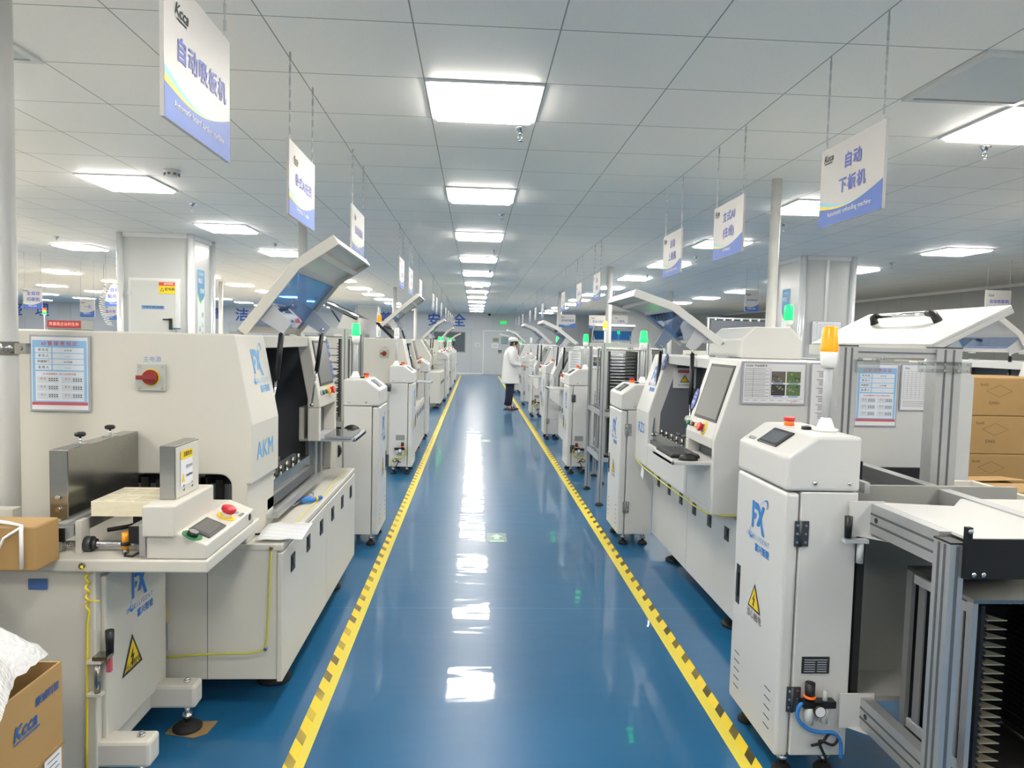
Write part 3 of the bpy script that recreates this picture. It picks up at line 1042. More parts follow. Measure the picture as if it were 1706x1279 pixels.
    bar(p0, d1, n1, l1 - .04, l1, h0 + w, h1 - w, 0, th)
    bar(p1, d2, n2, -.012, l2 - .002, h0 + .009, h1 - .009, .001, th)
    fl = .046
    nb = (n1 + n2).normalized() * (fl / max(.5, n1.dot((n1 + n2).normalized())))
    for v0 in (h0, h1 - .01):
        A, B, C_ = p0 + n1 * fl, p1 + nb, p2 + n2 * fl
        o0, o1, o2 = p0 - n1 * .002, p1 - (n1 + n2) * .001, p2 - n2 * .002
        hd.prism([(o0.x, o0.y), (o1.x, o1.y), (o2.x, o2.y), (C_.x, C_.y), (B.x, B.y), (A.x, A.y)], 'y', v0, v0 + .01)
    bar(p1, d2, n2, l2 - .012, l2, h0 + .01, h1 - .01, th, .045)
    bar(p1, d2, n2, l2 * .48, l2 * .48 + .03, h0 + .02, h1 - .02, th, th + .022)
    ho = hd.build('hood', BM, root, .003)
    gq = MB(T)
    o = p0 + d1 * .045 + n1 * (th + .001)
    gq.obox((o.x, h0 + w - .012, o.y), (d1.x * (l1 - .08), 0, d1.y * (l1 - .08)), (0, h1 - h0 - 2 * w + .024, 0), (n1.x * .005, 0, n1.y * .005))
    gq.build('window', glassmat or BGLASS, ho)
    for v0, v1 in ((h0 + .03, h0 + .037), (h1 - .037, h1 - .03)):
        q = MB(T)
        A = p0 + d1 * (l1 * .22)
        B = A + n1 * .16 + d1 * .02
        q.prism([(A.x, A.y), (A.x + d1.x * .10, A.y + d1.y * .10), (B.x + d1.x * .06, B.y + d1.y * .06), (B.x, B.y)], 'y', v0, v1)
        q.build('bracket', TERM, ho)
    for v in ((h0 + .05) if h0 + .05 < a else a + .02, h1 - .045):
        A = p0 + d1 * (l1 * .22 + .04) + n1 * .135
        zb_ = zs - .03 if not ap else zs - .15
        sB = sf + .04 if not ap else sf + .05
        if ap:
            sB = sf + .03
        g = gas_strut(root, P(A.x, v, A.y), P(sB, a + .02 if v < (a + b) / 2 else b - .02, zb_))
    q = MB(T)
    for v in (h0 + .1, h1 - .1):
        q.cyl((p0.x + .01, v - .05, p0.y - .012), (p0.x + .01, v + .05, p0.y - .012), .012, n=10)
        q.box(p0.x - .005, p0.x + .06, v - .03, v + .03, zt, zt + .012)
    q.build('hinge', CHROME, root)
    # control screen on the slope
    O = P(sf, b, zs)
    sl_len = math.hypot(st - sf, zt - zs)
    w_ = L - b
    N_ = Rv.cross(Us).normalized()
    def slab(name, x0, x1, y0, y1, h, mm, parent=root):
        q = MB()
        q.obox(tuple(O + Rv * x0 + Us * y0), tuple(Rv * (x1 - x0)), tuple(N_ * h), tuple(Us * (y1 - y0)))
        return q.build(name, mm, parent)
    sc_ = slab('screen', .07, w_ - .05, sl_len * .20, sl_len * .93, .004, BLACK)
    q = MB()
    q.obox(tuple(O + Rv * .085 + Us * (sl_len * .20 + .015) + N_ * .004), tuple(Rv * (w_ - .15)), tuple(N_ * .0015), tuple(Us * (sl_len * .73 - .03)))
    q.build('display', SCREEN, sc_)
    cols = [(GREENB, .014), (mat('dark_red_button', '#7d3038', .35), .012), (YEL, .014), (RED, .02)]
    for k, (mm, r) in enumerate(cols):
        c_ = O + Rv * (.06 + k * .075) + Us * (sl_len * .095)
        q = MB()
        q.cyl(c_, c_ + N_ * .012, r * 1.15, n=14, m=1)
        q.cyl(c_ + N_ * .012, c_ + N_ * .026, r, r * .9, n=14, m=0)
        if k == 3:
            q.cyl(c_ + N_ * .026, c_ + N_ * .036, r * 1.2, r * 1.1, n=16, m=0)
            q.cyl(c_, c_ + N_ * .003, r * 1.9, n=18, m=2)
        q.build('push_button' if k < 3 else 'stop_button', [mm, TERM, YELS], root)
    # keyboard tray
    zt_ = .955
    tr = MB(T)
    tr.box(sf - .20, rec - .002, b + .05, L - .05, zt_ - .018, zt_)
    tr.box(sf - .20, sf - .185, b + .05, L - .05, zt_ - .018, zt_ + .008)
    tr.build('keyboard_tray', TERM if not ap else BM, root, .003)
    if not ap:
        q = MB(T)
        q.box(sf + .06, sf + .12, b + .17, b + .22, zl, zc, 0)
        q.box(sf + .06, sf + .12, b + .32, b + .37, zl, zc, 0)
        q.box(sf + .08, sf + .10, b + .22, b + .32, zl, zc, 1)
        q.build('support_post', [ALU, ALUD], root)
    # lettering
    q = MB()
    sm = P(sf, a / 2, zs) + Us * (sl_len * .55)
    logo_ifx(q, sm + Rv * .02, Rv, Us, .105, 0)
    q.text(p['word'], P(sf, a / 2 - .01, (zs + max(zc, .86)) / 2 + (0 if not ap else -.02)), Rv, ZP, .105 if not ap else .10, 0, lift=.0015, bold=.012, sp=1.12)
    q.build('lettering', BLUEL if not ap else BLUE, root)
    # safety stickers beside the screen
    for k, (vv, tt, lab) in enumerate(((b - .006 if ap else L - .03, .80, '一'), (b - .006 if ap else L - .03, .42, '二')) if detail >= 2 else ()):
        if ap and k == 0:
            vv, tt = a * .98, .88
        c_ = P(sf, vv, zs) + Us * (sl_len * tt)
        q = MB()
        ring = [(.035 * cos(2 * pi * i / 20), .062 * sin(2 * pi * i / 20)) for i in range(20)]
        q.flat(c_, Rv, Us, ring, 0, .006)
        q.flat(c_, Rv, Us, ring, 0, .003)
        q.text(lab, c_ + Us * .02, Rv, Us, .035, 1, lift=.008)
        q.text('安全', c_ - Us * .02, Rv, Us, .024, 1, lift=.008)
        q.build('oval_sticker', [mat('sticker_blue', '#4a62ae', .5), PAPER], root)
    return root

def cabinet(T, R_, y0, s0, label, group=None, hinge_near=True, reg=False, lamp='green', logo=True, name='loader_cabinet', plate=True, dy=.46, lamp_v=.2, lamp_h=.30):
    """narrow steel cabinet with sloping control head; local (s, v, z), v = 0 at the near face; R_ reads along the aisle face"""
    P = lambda s, v, z: Vector(T(s, v, z))
    base = P(s0 + .12, dy / 2, 0)
    root = thing(name, base, label, 'cabinet', group)
    R_ = Vector(R_)
    Ds = P(1, 0, 0) - P(0, 0, 0)
    d = .265
    MB(T).prism([(s0, 1.05), (s0, 1.17), (s0 + .105, 1.245), (s0 + d, 1.245), (s0 + d, 1.05)], 'y', 0, dy).build('control_head', WHITE2, root, .012, 3)
    MB(T).box(s0 + .056, s0 + d - .003, .002, dy - .002, .09, 1.047).build('body', WHITE2, root, .004)
    MB(T).box(s0, s0 + .052, .003, dy - .003, .085, 1.043).build('door', WHITE2, root, .013, 3)
    door = root.children[-1]
    q = MB(T)
    for k in range(5):
        q.box(s0 - .001, s0 + .004, .055, .105, .30 - k * .035 - .003, .30 - k * .035)
        q.box(s0 - .001, s0 + .004, dy - .105, dy - .055, .30 - k * .035 - .003, .30 - k * .035)
    q.build('vent_slots', INK, door)
    q = MB(T)
    hv = dy - .06
    q.box(s0 - .002, s0 + .006, hv - .018, hv + .018, .50, .66, 0)
    q.box(s0 - .006, s0 - .001, hv - .010, hv + .010, .53, .63, 0)
    q.build('handle', BLACK, door)
    q = MB()
    if logo:
        logo_ifx(q, P(s0, dy * .5, .85), R_, ZP, .105)
        q.build('lettering', BLUE, door)
    q = MB()
    warn_triangle(q, P(s0, dy * .5, .535), R_, ZP, .105)
    q.text('当心触电', P(s0, dy * .5, .51), R_, ZP, .036, 0, lift=.0015)
    q.build('warning_sticker', [INK, YELS], door)
    if hinge_near:
        for z in (.30, .90):
            q = MB(T)
            q.box(s0 + .035, s0 + .085, -.004, .001, z - .045, z + .045, 0)
            q.cyl((s0 + .054, -.005, z - .045), (s0 + .054, -.005, z + .045), .006, n=8, m=0)
            for zz in (-.03, 0, .03):
                q.cyl((s0 + .044, -.006, z + zz), (s0 + .044, -.003, z + zz), .005, n=8, m=1)
                q.cyl((s0 + .074, -.006, z + zz), (s0 + .074, -.003, z + zz), .005, n=8, m=1)
            q.build('hinge', [HINGE if reg or plate else HINGEL, CHROME], root)
    # touch panel on the slope
    sd = Vector((.105, .075)).normalized()
    Us = Ds * sd.x + ZP * sd.y
    O = P(s0, dy * .5, 1.17)
    N_ = R_.cross(Us).normalized()
    q = MB()
    q.obox(tuple(O - R_ * .085 + Us * .022), tuple(R_ * .17), tuple(N_ * .006), tuple(Us * .088), 0)
    tp_ = q.build('touch_panel', BLACK, root, .003)
    q = MB()
    q.obox(tuple(O - R_ * .068 + Us * .034 + N_ * .006), tuple(R_ * .136), tuple(N_ * .001), tuple(Us * .064), 0)
    q.build('display', SCREENB, tp_)
    q = MB()
    q.text('KCCA', O - R_ * .15 + Us * .03, R_, Us, .022, lift=.001, bold=.01, shear=.3)
    q.build('lettering', INK, root)
    c_ = (s0 + .15, dy * .72, 1.245)
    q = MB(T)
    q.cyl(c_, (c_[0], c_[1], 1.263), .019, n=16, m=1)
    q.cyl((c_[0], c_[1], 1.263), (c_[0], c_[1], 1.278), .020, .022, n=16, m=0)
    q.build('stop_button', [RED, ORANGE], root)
    q = MB(T)
    q.cyl((s0 + .16, dy * .45, 1.245), (s0 + .16, dy * .45, 1.256), .018, n=16, m=0)
    q.cyl((s0 + .16, dy * .45, 1.256), (s0 + .16, dy * .45, 1.26), .014, n=16, m=1)
    q.build('push_button', [BLACK, CHROME], root)
    # signal lamp on a post
    if lamp:
        lx, ly = s0 + .215, lamp_v
        q = MB(T)
        q.lathe((lx, ly, 1.2455), [(.045, 0), (.045, .008), (.032, .012), (.022, .04), (.016, .05)], 16, 0)
        q.cyl((lx, ly, 1.29), (lx, ly, 1.245 + lamp_h - .10), .0155, n=14, m=1)
        q.lathe((lx, ly, 1.245 + lamp_h - .10), [(.022, 0), (.03, .02), (.031, .06), (.028, .062)], 16, 0)
        sg = q.build('signal_tower', [LAMPW, TERM], root)
        q = MB(T)
        zz = 1.245 + lamp_h - .038
        q.lathe((lx, ly, zz), [(.031, 0), (.031, .01), (.026, .085), (.02, .092)], 16)
        q.build('lamp', {'green': GREENL, 'orange': ORANL, 'white': LAMPW, 'yellow': YELL}[lamp], sg)
    for s in (s0 + .06, s0 + d - .05):
        for v in (.06, dy - .06):
            w = P(s, v, 0)
            foot(root, w.x, w.y, .10, .036)
    q = MB(T)
    for s in (s0 + .10, s0 + .225):
        q.lathe((s, -.001, 1.08), [(.008, 0), (.008, .003), (.004, .006)], 10, ax=(0, -1, 0))
    q.build('screw', CHROME, root)
    if plate:
        q = MB(T)
        q.box(s0 + .085, s0 + .185, -.0025, .001, .395, .455)
        n_ = q.build('name_plate', mat('plate_dark', '#26292b', .4) if reg == 2 else GREYP, root)
        if reg == 2:
            q = MB()
            for i in range(6):
                q.rect((0, P(0, -.0035, 0).y, 0), XP, ZP, P(s0 + .093, 0, 0).x, P(s0 + .093 + (.085 if i == 0 else .04), 0, 0).x, .447 - i * .0085 - .0035, .447 - i * .0085)
                if i:
                    q.rect((0, P(0, -.0035, 0).y, 0), XP, ZP, P(s0 + .14, 0, 0).x, P(s0 + .175, 0, 0).x, .447 - i * .0085 - .0035, .447 - i * .0085)
            q.build('lettering', PAPERG, n_)
    if reg:
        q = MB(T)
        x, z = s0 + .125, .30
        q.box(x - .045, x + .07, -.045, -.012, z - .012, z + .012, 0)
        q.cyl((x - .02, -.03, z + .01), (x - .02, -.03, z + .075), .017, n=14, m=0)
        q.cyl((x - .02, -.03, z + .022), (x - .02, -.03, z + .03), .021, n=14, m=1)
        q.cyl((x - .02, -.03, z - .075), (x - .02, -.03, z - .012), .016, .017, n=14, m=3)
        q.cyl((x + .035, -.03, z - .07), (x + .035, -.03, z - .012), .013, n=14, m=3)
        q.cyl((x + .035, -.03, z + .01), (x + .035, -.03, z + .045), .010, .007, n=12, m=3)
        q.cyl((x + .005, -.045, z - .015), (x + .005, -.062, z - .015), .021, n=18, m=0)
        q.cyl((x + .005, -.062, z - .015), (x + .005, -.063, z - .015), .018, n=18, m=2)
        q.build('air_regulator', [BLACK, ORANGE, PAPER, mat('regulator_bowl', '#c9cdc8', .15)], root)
        q = MB(T)
        q.tube([(x - .045, -.03, z), (x - .06, -.035, z - .01), (x - .062, -.035, z - .05), (x - .03, -.04, z - .085), (x + .02, -.04, z - .10), (x + .07, -.035, z - .105), (x + .10, -.03, z - .14), (x + .105, -.03, z - .20)], .0065, 8, 0, 6)
        q.build('air_hose', HOSEB if reg != 1 else WIREY, root)
        q = MB(T)
        q.tube([(x, -.02, z - .16), (x + .03, -.035, z - .14), (x + .06, -.03, z - .11), (x + .09, -.03, z - .125), (x + .07, -.035, z - .15), (x + .02, -.035, z - .135), (x + .05, -.03, z - .20), (x + .055, -.02, z - .21)], .005, 7, 0, 6)
        q.build('cable', RUBBER, root)
    return root

def add_frame(root, T, s0, s1, v0, v1, h, top=True, foot_z=.03, w=.04):
    """slotted aluminium posts and rails as parts of the machine ROOT"""
    for s in (s0, s1 - w):
        for v in (v0, v1 - w):
            q = MB(T)
            q.box(s, s + w, v, v + w, foot_z, h, 0)
            q.box(s - .001, s + w + .001, v + w * .42, v + w * .58, foot_z, h - .005, 1)
            q.box(s + w * .42, s + w * .58, v - .001, v + w + .001, foot_z, h - .005, 1)
            q.build('post', [ALU, ALUD], root)
            if foot_z < .1:
                c = Vector(T(s + w / 2, v + w / 2, 0))
                q = MB()
                q.lathe(c, [(.04, 0), (.04, .01), (.012, .03)], 14)
                q.build('foot', RUBBER, root)
    for z in ((h - w, ) if top else ()) + (.42, .86):
        for v in (v0, v1 - w):
            MB(T).box(s0 + w, s1 - w, v + .004, v + w - .004, z, z + w).build('rail', ALU, root)
        for s in (s0, s1 - w):
            MB(T).box(s + .004, s + w - .004, v0 + w, v1 - w, z, z + w).build('rail', ALU, root)

def magazine(T, s0, s1, v0, v1, z0, z1, label, boards=True, group='board magazines', bm=None, hero=False):
    """rack with two slotted walls, top and base plates and boards resting in the slots"""
    P = lambda s, v, z: Vector(T(s, v, z))
    root = thing('board_magazine', P((s0 + s1) / 2, (v0 + v1) / 2, z0), label, 'magazine rack', group)
    MB(T).box(s0, s1, v0, v1, z1 - .012, z1).build('top_plate', STEEL, root)
    MB(T).box(s0, s1, v0, v1, z0, z0 + .015).build('base_plate', STEEL, root)
    for s in (s0, s1 - .015):
        for v in (v0, v1 - .03):
            MB(T).box(s, s + .015, v, v + .03, z0 + .015, z1 - .012).build('corner_bar', ALU, root)
    for s in (s0 + .03, s1 - .045):
        q = MB(T)
        q.box(s, s + .012, v0 + .005, v1 - .005, z0 + .02, z1 - .02)
        n = 26
        for k in range(n):
            z = z0 + .04 + k * (z1 - z0 - .08) / n
            x = s + .012 if s < (s0 + s1) / 2 else s - .014
            q.box(x, x + .014, v0 + .01, v1 - .01, z, z + .006)
        q.build('slotted_wall', BLACK, root)
    if boards:
        n = boards if isinstance(boards, int) and boards > 1 else 12
        for k in range(n):
            z = z0 + .05 + k * (z1 - z0 - .1) / n
            q = MB(T).box(s0 + .046, s1 - .05, v0 + .02, v1 - .02, z, z + .004)
            q.build('circuit_board', bm or PCB, root)
    if hero:
        # thin ledges catching the light at the open end, and zinc strips on the side
        for k in range(18):
            z = z0 + .04 + k * (z1 - z0 - .08) / 18
            q = MB(T)
            q.prism([(s0 + .05, v0 + .006), (s0 + .115, v0 + .006), (s0 + .05, v0 + .10)], 'z', z, z + .003)
            q.build('board_ledge', mat('ledge_brass', '#b9b29a', .35, .6), root)
        for v in (v0 + .055, v1 - .09):
            MB(T).box(s0 + .010, s0 + .016, v, v + .035, z0 + .05, z1 - .05).build('zinc_strip', ALU, root)
        for z in (z0 + .02, z1 - .05):
            MB(T).box(s0 + .004, s0 + .016, v0 + .035, v1 - .035, z, z + .03).build('side_rail', TERM, root)
        MB(T).box(s1 - .047, s1 - .0455, v0 + .02, v1 - .02, z0 + .02, z1 - .02).build('black_liner', BLACK, root)
        MB(T).box(s0 + .05, s1 - .05, v1 - .012, v1 - .006, z0 + .02, z1 - .02).build('rear_liner', BLACK, root)
    return root
def carton(x0, x1, y0, y1, z0, z1, label, group=None, marks=True):
    o = MB().box(x0, x1, y0, y1, z0, z1).build('carton', CARD, None, .006, 2)
    tag(o, label, 'cardboard box', group)
    # put the origin at the base
    return o

# ---------------------------------------------------------------- closet-side row (x < 0)
def TL(y0, flip=False):
    return (lambda s, v, z: (-s, y0 - v, z)) if flip else (lambda s, v, z: (-s, y0 + v, z))
def TR(y0, flip=False):
    return (lambda s, v, z: (s, y0 - v, z)) if flip else (lambda s, v, z: (s, y0 + v, z))
akm = inserter(TL(2.87), AKM, 'long cream inserting machine with a raised blue window hood and AKM lettering', hole=True)
main_switch(akm, (-1.284, 2.87, 1.374), XP)
# earth wire and plates on its near end
q = MB()
q.tube([(-.812, 2.862, .692), (-.815, 2.858, .62), (-.822, 2.86, .45), (-.83, 2.858, .30), (-.835, 2.858, .265), (-.90, 2.858, .25), (-1.05, 2.86, .245), (-1.2, 2.86, .235), (-1.30, 2.86, .228)], .004, 6, 0)
q.cyl((-.833, 2.868, .268), (-.833, 2.852, .268), .008, n=8, m=1)
q.cyl((-.812, 2.868, .688), (-.812, 2.852, .688), .008, n=8, m=1)
q.build('earth_wire', [WIREY, CHROME], akm)
q = MB()
q.rect((0, 2.8735, 0), XP, ZP, -1.0735, -1.0705, .135, .665, 0, .0)
q.build('panel_seam', INKG, akm)
for v in range(1):
    q = MB()
    q.box(-1.272, -1.235, 2.866, 2.8735, .38, .445, 0)
    q.box(-1.272, -1.225, 2.860, 2.8735, .26, .37, 1)
    q.cyl((-1.24, 2.862, .34), (-1.24, 2.856, .34), .008, n=10, m=2)
    q.cyl((-1.24, 2.862, .29), (-1.24, 2.856, .29), .006, n=10, m=2)
    q.build('socket_plate', [YELS, TERM, INK], akm)
# dark mechanism block put in to make the board slot look shaded
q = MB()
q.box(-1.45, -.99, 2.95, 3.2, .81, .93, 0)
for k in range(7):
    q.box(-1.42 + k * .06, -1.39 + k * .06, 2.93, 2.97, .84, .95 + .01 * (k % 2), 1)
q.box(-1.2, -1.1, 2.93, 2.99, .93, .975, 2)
q.build('slot_dark_block', [DARK, BLACK, STEEL], akm)
# things lying on its worktop
tp = thing('keyboard', (-.80, 4.26, .955), 'pale keyboard under plastic film on the AKM machine tray', 'keyboard')
q = MB()
q.box(-.87, -.715, 4.14, 4.47, .9555, .968)
q.build('keyboard_base', PAPERG, tp, .003)
q = MB()
for r in range(5):
    for c in range(14):
        q.box(-.862 + r * .029, -.838 + r * .029, 4.15 + c * .0225, 4.169 + c * .0225, .968, .973)
q.build('keycaps', PAPER, tp)
q = MB()
q.box(-.873, -.71, 4.135, 4.475, .9735, .9745)
q.build('plastic_film', PLASTIC_BAG, tp)
def mouse(x, y, z, lab):
    t = thing('computer_mouse', (x, y, z), lab, 'mouse')
    q = MB()
    q.ell((x, y, z + .004), .052, .03, .034, 16, 10)
    o = q.build('shell', BLACK, t)
    for v in o.data.vertices:
        if v.co.z < .001:
            v.co.z = .001
    MB().box(x - .01, x + .01, y - .002, y + .002, z + .0375, z + .0395).build('scroll_wheel', GREYP, t)
mouse(-.78, 4.525, .956, 'black computer mouse at the end of the AKM machine tray')
t = thing('paper_sheet', (-.84, 2.98, .70), 'curling sheet of ruled paper draped over the AKM worktop corner', 'paper')
q = MB()
nx, ny = 8, 4
g = []
for i in range(nx + 1):
    for j in range(ny + 1):
        x = -.885 + .185 * i / nx
        y = 2.885 + .19 * j / ny + .02 * i / nx
        z = .712 + .02 * (j / ny) + .004 * sin(i * .8) ** 2
        g.append((x, y, z))
q.add(g, [(i * (ny + 1) + j, (i + 1) * (ny + 1) + j, (i + 1) * (ny + 1) + j + 1, i * (ny + 1) + j + 1) for i in range(nx) for j in range(ny)], 0, True)
o = q.build('sheet', PAPER, t)
md = o.modifiers.new('thick', 'SOLIDIFY')
md.thickness = .0012
q = MB()
for k in range(11):
    y = 2.893 + k * .0165
    zz = .7185 + .02 * k * .0165 / .19
    q.tube([(-.88, y, zz), (-.79, y + .01, zz), (-.705, y + .019, zz)], .0004, 4)
q.build('ruled_lines', INKG, t)
PLD = .055
t = thing('pliers', (-.93, 3.62, .70), 'blue and yellow handled pliers lying on the AKM worktop', 'pliers')
q = MB()
q.tube([(-0.900, 3.44, 0.716), (-0.885, 3.52, 0.716), (-0.873, 3.56, 0.716)], [.003, .007, .010], 8)
q.tube([(-0.895, 3.44, 0.716), (-0.877, 3.52, 0.716), (-0.867, 3.56, 0.716)], [.003, .007, .010], 8)
q.build('jaws', STEEL, t)
for pts in ([(-0.870, 3.56, 0.717), (-0.845, 3.64, 0.717), (-0.850, 3.74, 0.717)], [(-0.870, 3.56, 0.717), (-0.817, 3.60, 0.717), (-0.785, 3.66, 0.717)]):
    h = MB().tube(pts, [.008, .012, .011], 10, 0)
    ho = h.build('grip', PLIER, t)
    p1, p2 = Vector(pts[1]), Vector(pts[2])
    MB().tube([p1 + (p2 - p1) * .3, p1 + (p2 - p1) * .5], .0135, 10).build('grip_band', YEL, ho)
q = MB()
q.tube([(-.93, 2.97, .712), (-.885, 2.99, .709), (-.855, 3.005, .707)], [.003, .006, .006], 8)
tag(q.build('screwdriver', BLACK), 'small black screwdriver on the AKM worktop behind the paper', 'screwdriver')
tag(MB().tube([(-.80, 4.50, .7045), (-.815, 4.2, .7045), (-.80, 3.8, .7045), (-.805, 3.4, .7045), (-.795, 3.06, .7045), (-.80, 2.94, .7055)], .0035, 6).build('yellow_cable', mat('cable_yellow', '#d9cf7a', .5)), 'thin yellow cable lying along the AKM worktop edge', 'cable')

# ---- board suction machine in front of it
R0t = thing('suction_feeder', (-1.35, 2.55, 0), 'cream board suction feeder with steel guide plates and a stack of boards', 'machine')
MB().box(-1.55, -1.222, 2.315, 2.83, .10, .774).build('base_cabinet', WHITE, R0t, .005)
q = MB()
q.box(-1.223, -1.205, 2.345, 2.80, .17, .745)
dr_ = q.build('door', WHITE, R0t, .006)
q = MB()
logo_ifx(q, (-1.205, 2.575, .60), YP, ZP, .10)
q.build('lettering', BLUE, dr_)
q = MB()
warn_triangle(q, (-1.205, 2.52, .345), YP, ZP, .13)
q.text('当心触电', (-1.2045, 2.515, .368), YP, ZP, .03, 0, lift=.006)
q.build('warning_sticker', [INK, YELS], dr_)
MB().box(-1.64, -.852, 2.285, 2.84, .776, .818).build('table_top', WHITE, R0t, .006)
for y in (2.36, 2.74):
    MB().prism([(y - .04, .10), (y + .04, .10), (y + .04, .19), (y - .04, .19)], 'x', -1.60, -1.055).build('outrigger', WHITE, R0t, .012)
for y in (2.36, 2.74):
    q = MB()
    q.cyl((-1.10, y, .19), (-1.10, y, .198), .014, n=6)
    q.cyl((-1.10, y, .198), (-1.10, y, .205), .008, n=10)
    q.build('bolt', CHROME, R0t)
for y in (2.36, 2.74):
    for x in (-1.10, -1.54):
        foot(R0t, x, y, .10, .055)
# wedge control box
q = MB()
q.prism([(-1.05, .8185), (-.857, .8185), (-.857, .868), (-.945, .905), (-1.05, .905)], 'y', 2.292, 2.78)
q.build('control_box', WHITE, R0t, .006)
q = MB()
q.box(-1.055, -.953, 2.275, 2.62, .895, .998)
q.build('riser', WHITE, R0t, .006)
sd = Vector((.088, -.037)).normalized()
Un = Vector((-sd.x, 0, -sd.y))          # up the slope, away from the aisle
O_ = Vector((-.857, 2.5, .868))
Nn = YP.cross(Un).normalized()
if Nn.z < 0:
    Nn = -Nn
q = MB()
q.obox(tuple(O_ + YP * -.155 + Un * .012), tuple(YP * .155), tuple(Nn * .007), tuple(Un * .075))
tpn = q.build('touch_panel', GREYP, R0t, .003)
tpn.data.materials[0] = mat('panel_frame_grey', '#4d4f52', .4)
q = MB()
q.obox(tuple(O_ + YP * -.14 + Un * .022 + Nn * .007), tuple(YP * .125), tuple(Nn * .001), tuple(Un * .055))
q.build('display', SCREEN, tpn)
q = MB()
c_ = O_ + YP * .085 + Un * .045
q.cyl(c_, c_ + Nn * .003, .033, n=20, m=2)
q.cyl(c_, c_ + Nn * .018, .019, n=16, m=1)
q.lathe(c_ + Nn * .018, [(.02, 0), (.027, .008), (.027, .018), (.02, .024)], 18, 0, ax=Nn)
q.build('stop_button', [RED, LAMPW, YELS], R0t)
q = MB()
c_ = O_ + YP * -.185 + Un * .06
q.cyl(c_, c_ + Nn * .002, .033, n=20, m=2)
q.cyl(c_ + Nn * .002, c_ + Nn * .013, .018, n=16, m=0)
q.cyl(c_ + Nn * .013, c_ + Nn * .017, .015, n=16, m=1)
q.build('start_button', [BLACK, CHROME, GREENB], R0t)
q = MB()
q.text('KCCA', O_ + YP * .165 + Un * .012, YP, Un, .016, 0, lift=.002, bold=.01)
q.text('Panel', O_ + YP * .165 + Un * .03, YP, Un, .014, 0, lift=.002)
q.cyl((-.8565, 2.725, .85), (-.855, 2.725, .85), .013, n=16, m=0)
q.build('lettering', INK, R0t)
# steel guide plates
gp = MB().box(-1.395, -1.335, 2.37, 2.86, .925, 1.158).build('guide_plate', STEEL, R0t, .003)
q = MB()
for y in (2.50, 2.70):
    q.cyl((-1.365, y, 1.158), (-1.365, y, 1.185), .005, n=8, m=1)
    q.lathe((-1.365, y, 1.185), [(.012, 0), (.018, .004), (.018, .012), (.012, .016)], 14, 0)
    q.box(-1.385, -1.345, y - .02, y + .02, 1.158, 1.162, 1)
q.build('clamp_knob', [BLACK, CHROME], gp)
for z in (.96, 1.0):
    MB().cyl((-1.365, 2.362, z), (-1.365, 2.37, z), .008, n=10).build('bolt', CHROME, gp)
gp = MB().box(-1.035, -.985, 2.36, 2.56, .998, 1.178).build('guide_plate', STEEL, R0t, .002)
q = MB()
q.box(-.985, -.9825, 2.365, 2.552, 1.0, 1.172)
wp = q.build('cover_panel', WHITE, gp)
q = MB()
o_ = (-.981, 2.45, 1.12)
q.rect(o_, YP, ZP, -.055, .045, -.085, .035, 0)
q.rect(o_, YP, ZP, -.055, .045, .005, .035, 1, .0008)
q.flat((-.981, 2.415, 1.06), YP, ZP, [(-.014, -.012), (.014, -.012), (0, .018)], 1, .0008)
q.text('注意安全', (-.981, 2.452, 1.14), YP, ZP, .018, 2, lift=.0016, bold=.01)
q.text('请勿伸手', (-.981, 2.465, 1.095), YP, ZP, .014, 2, lift=.0012)
q.text('CAUTION', (-.981, 2.465, 1.065), YP, ZP, .012, 2, lift=.0012, bold=.01)
q.build('caution_sticker', [PAPER, YELS, INK], wp)
q = MB()
for y in (2.42, 2.49):
    q.cyl((-.9825, y, 1.035), (-.980, y, 1.035), .004, n=8)
    q.cyl((-.9825, y, 1.022), (-.979, y, 1.022), .0055, n=8)
q.build('screw', CHROME, wp)
# stack of boards: single things
for k in range(11):
    z = .9385 + k * .0045
    o = MB().box(-1.262 + (.001 if k % 2 else 0), -1.058, 2.37, 2.60, z, z + .0041).build('circuit_board', PCB)
    tag(o, 'bare cream circuit board in the stack between the steel guide plates' if k < 10 else 'topmost printed circuit board of the stack between steel plates', 'circuit board', 'circuit boards stacked in the suction feeder')
q = MB()
for i in range(3):
    for j in range(2):
        xa, ya = -1.257 + i * .064, 2.38 + j * .108
        for k in range(5):
            q.rect((0, 0, .9880), XP, YP, xa + .004, xa + .03 + .04 * ((k * 7 + i) % 3) / 2, ya + .008 + k * .015, ya + .011 + k * .015)
        q.rect((0, 0, .9880), XP, YP, xa, xa + .060, ya, ya + .0015)
        q.rect((0, 0, .9880), XP, YP, xa, xa + .0015, ya, ya + .085)
q.build('printed_pattern', mat('print_brown', '#8d8577', .6), o)
# rails, screw, brackets
q = MB()
q.box(-1.352, -1.308, 2.30, 2.80, .875, .915, 0)
q.box(-1.354, -1.306, 2.292, 2.30, .873, .917, 1)
q.box(-1.345, -1.315, 2.32, 2.80, .915, .925, 2)
q.box(-1.101, -1.07, 2.30, 2.62, .872, .905, 0)
q.box(-1.104, -1.067, 2.292, 2.30, .870, .926, 1)
q.box(-1.101, -1.05, 2.30, 2.62, .905, .926, 2)
q.box(-1.069, -1.05, 2.288, 2.30, .83, .93, 0)
q.build('slide_rail', [ALU, BLACK, GREYP], R0t)
q = MB()
q.cyl((-1.44, 2.38, .842), (-1.05, 2.38, .842), .009, n=14, m=0)
for k in range(70):
    x = -1.44 + k * .0055
    q.cyl((x, 2.38, .842), (x + .0025, 2.38, .842), .0108, n=12, m=0)
q.cyl((-1.285, 2.38, .842), (-1.262, 2.38, .842), .026, n=16, m=1)
q.cyl((-1.262, 2.38, .842), (-1.25, 2.38, .842), .018, n=14, m=1)
q.build('lead_screw', [CHROME, HINGE], R0t)
q = MB()
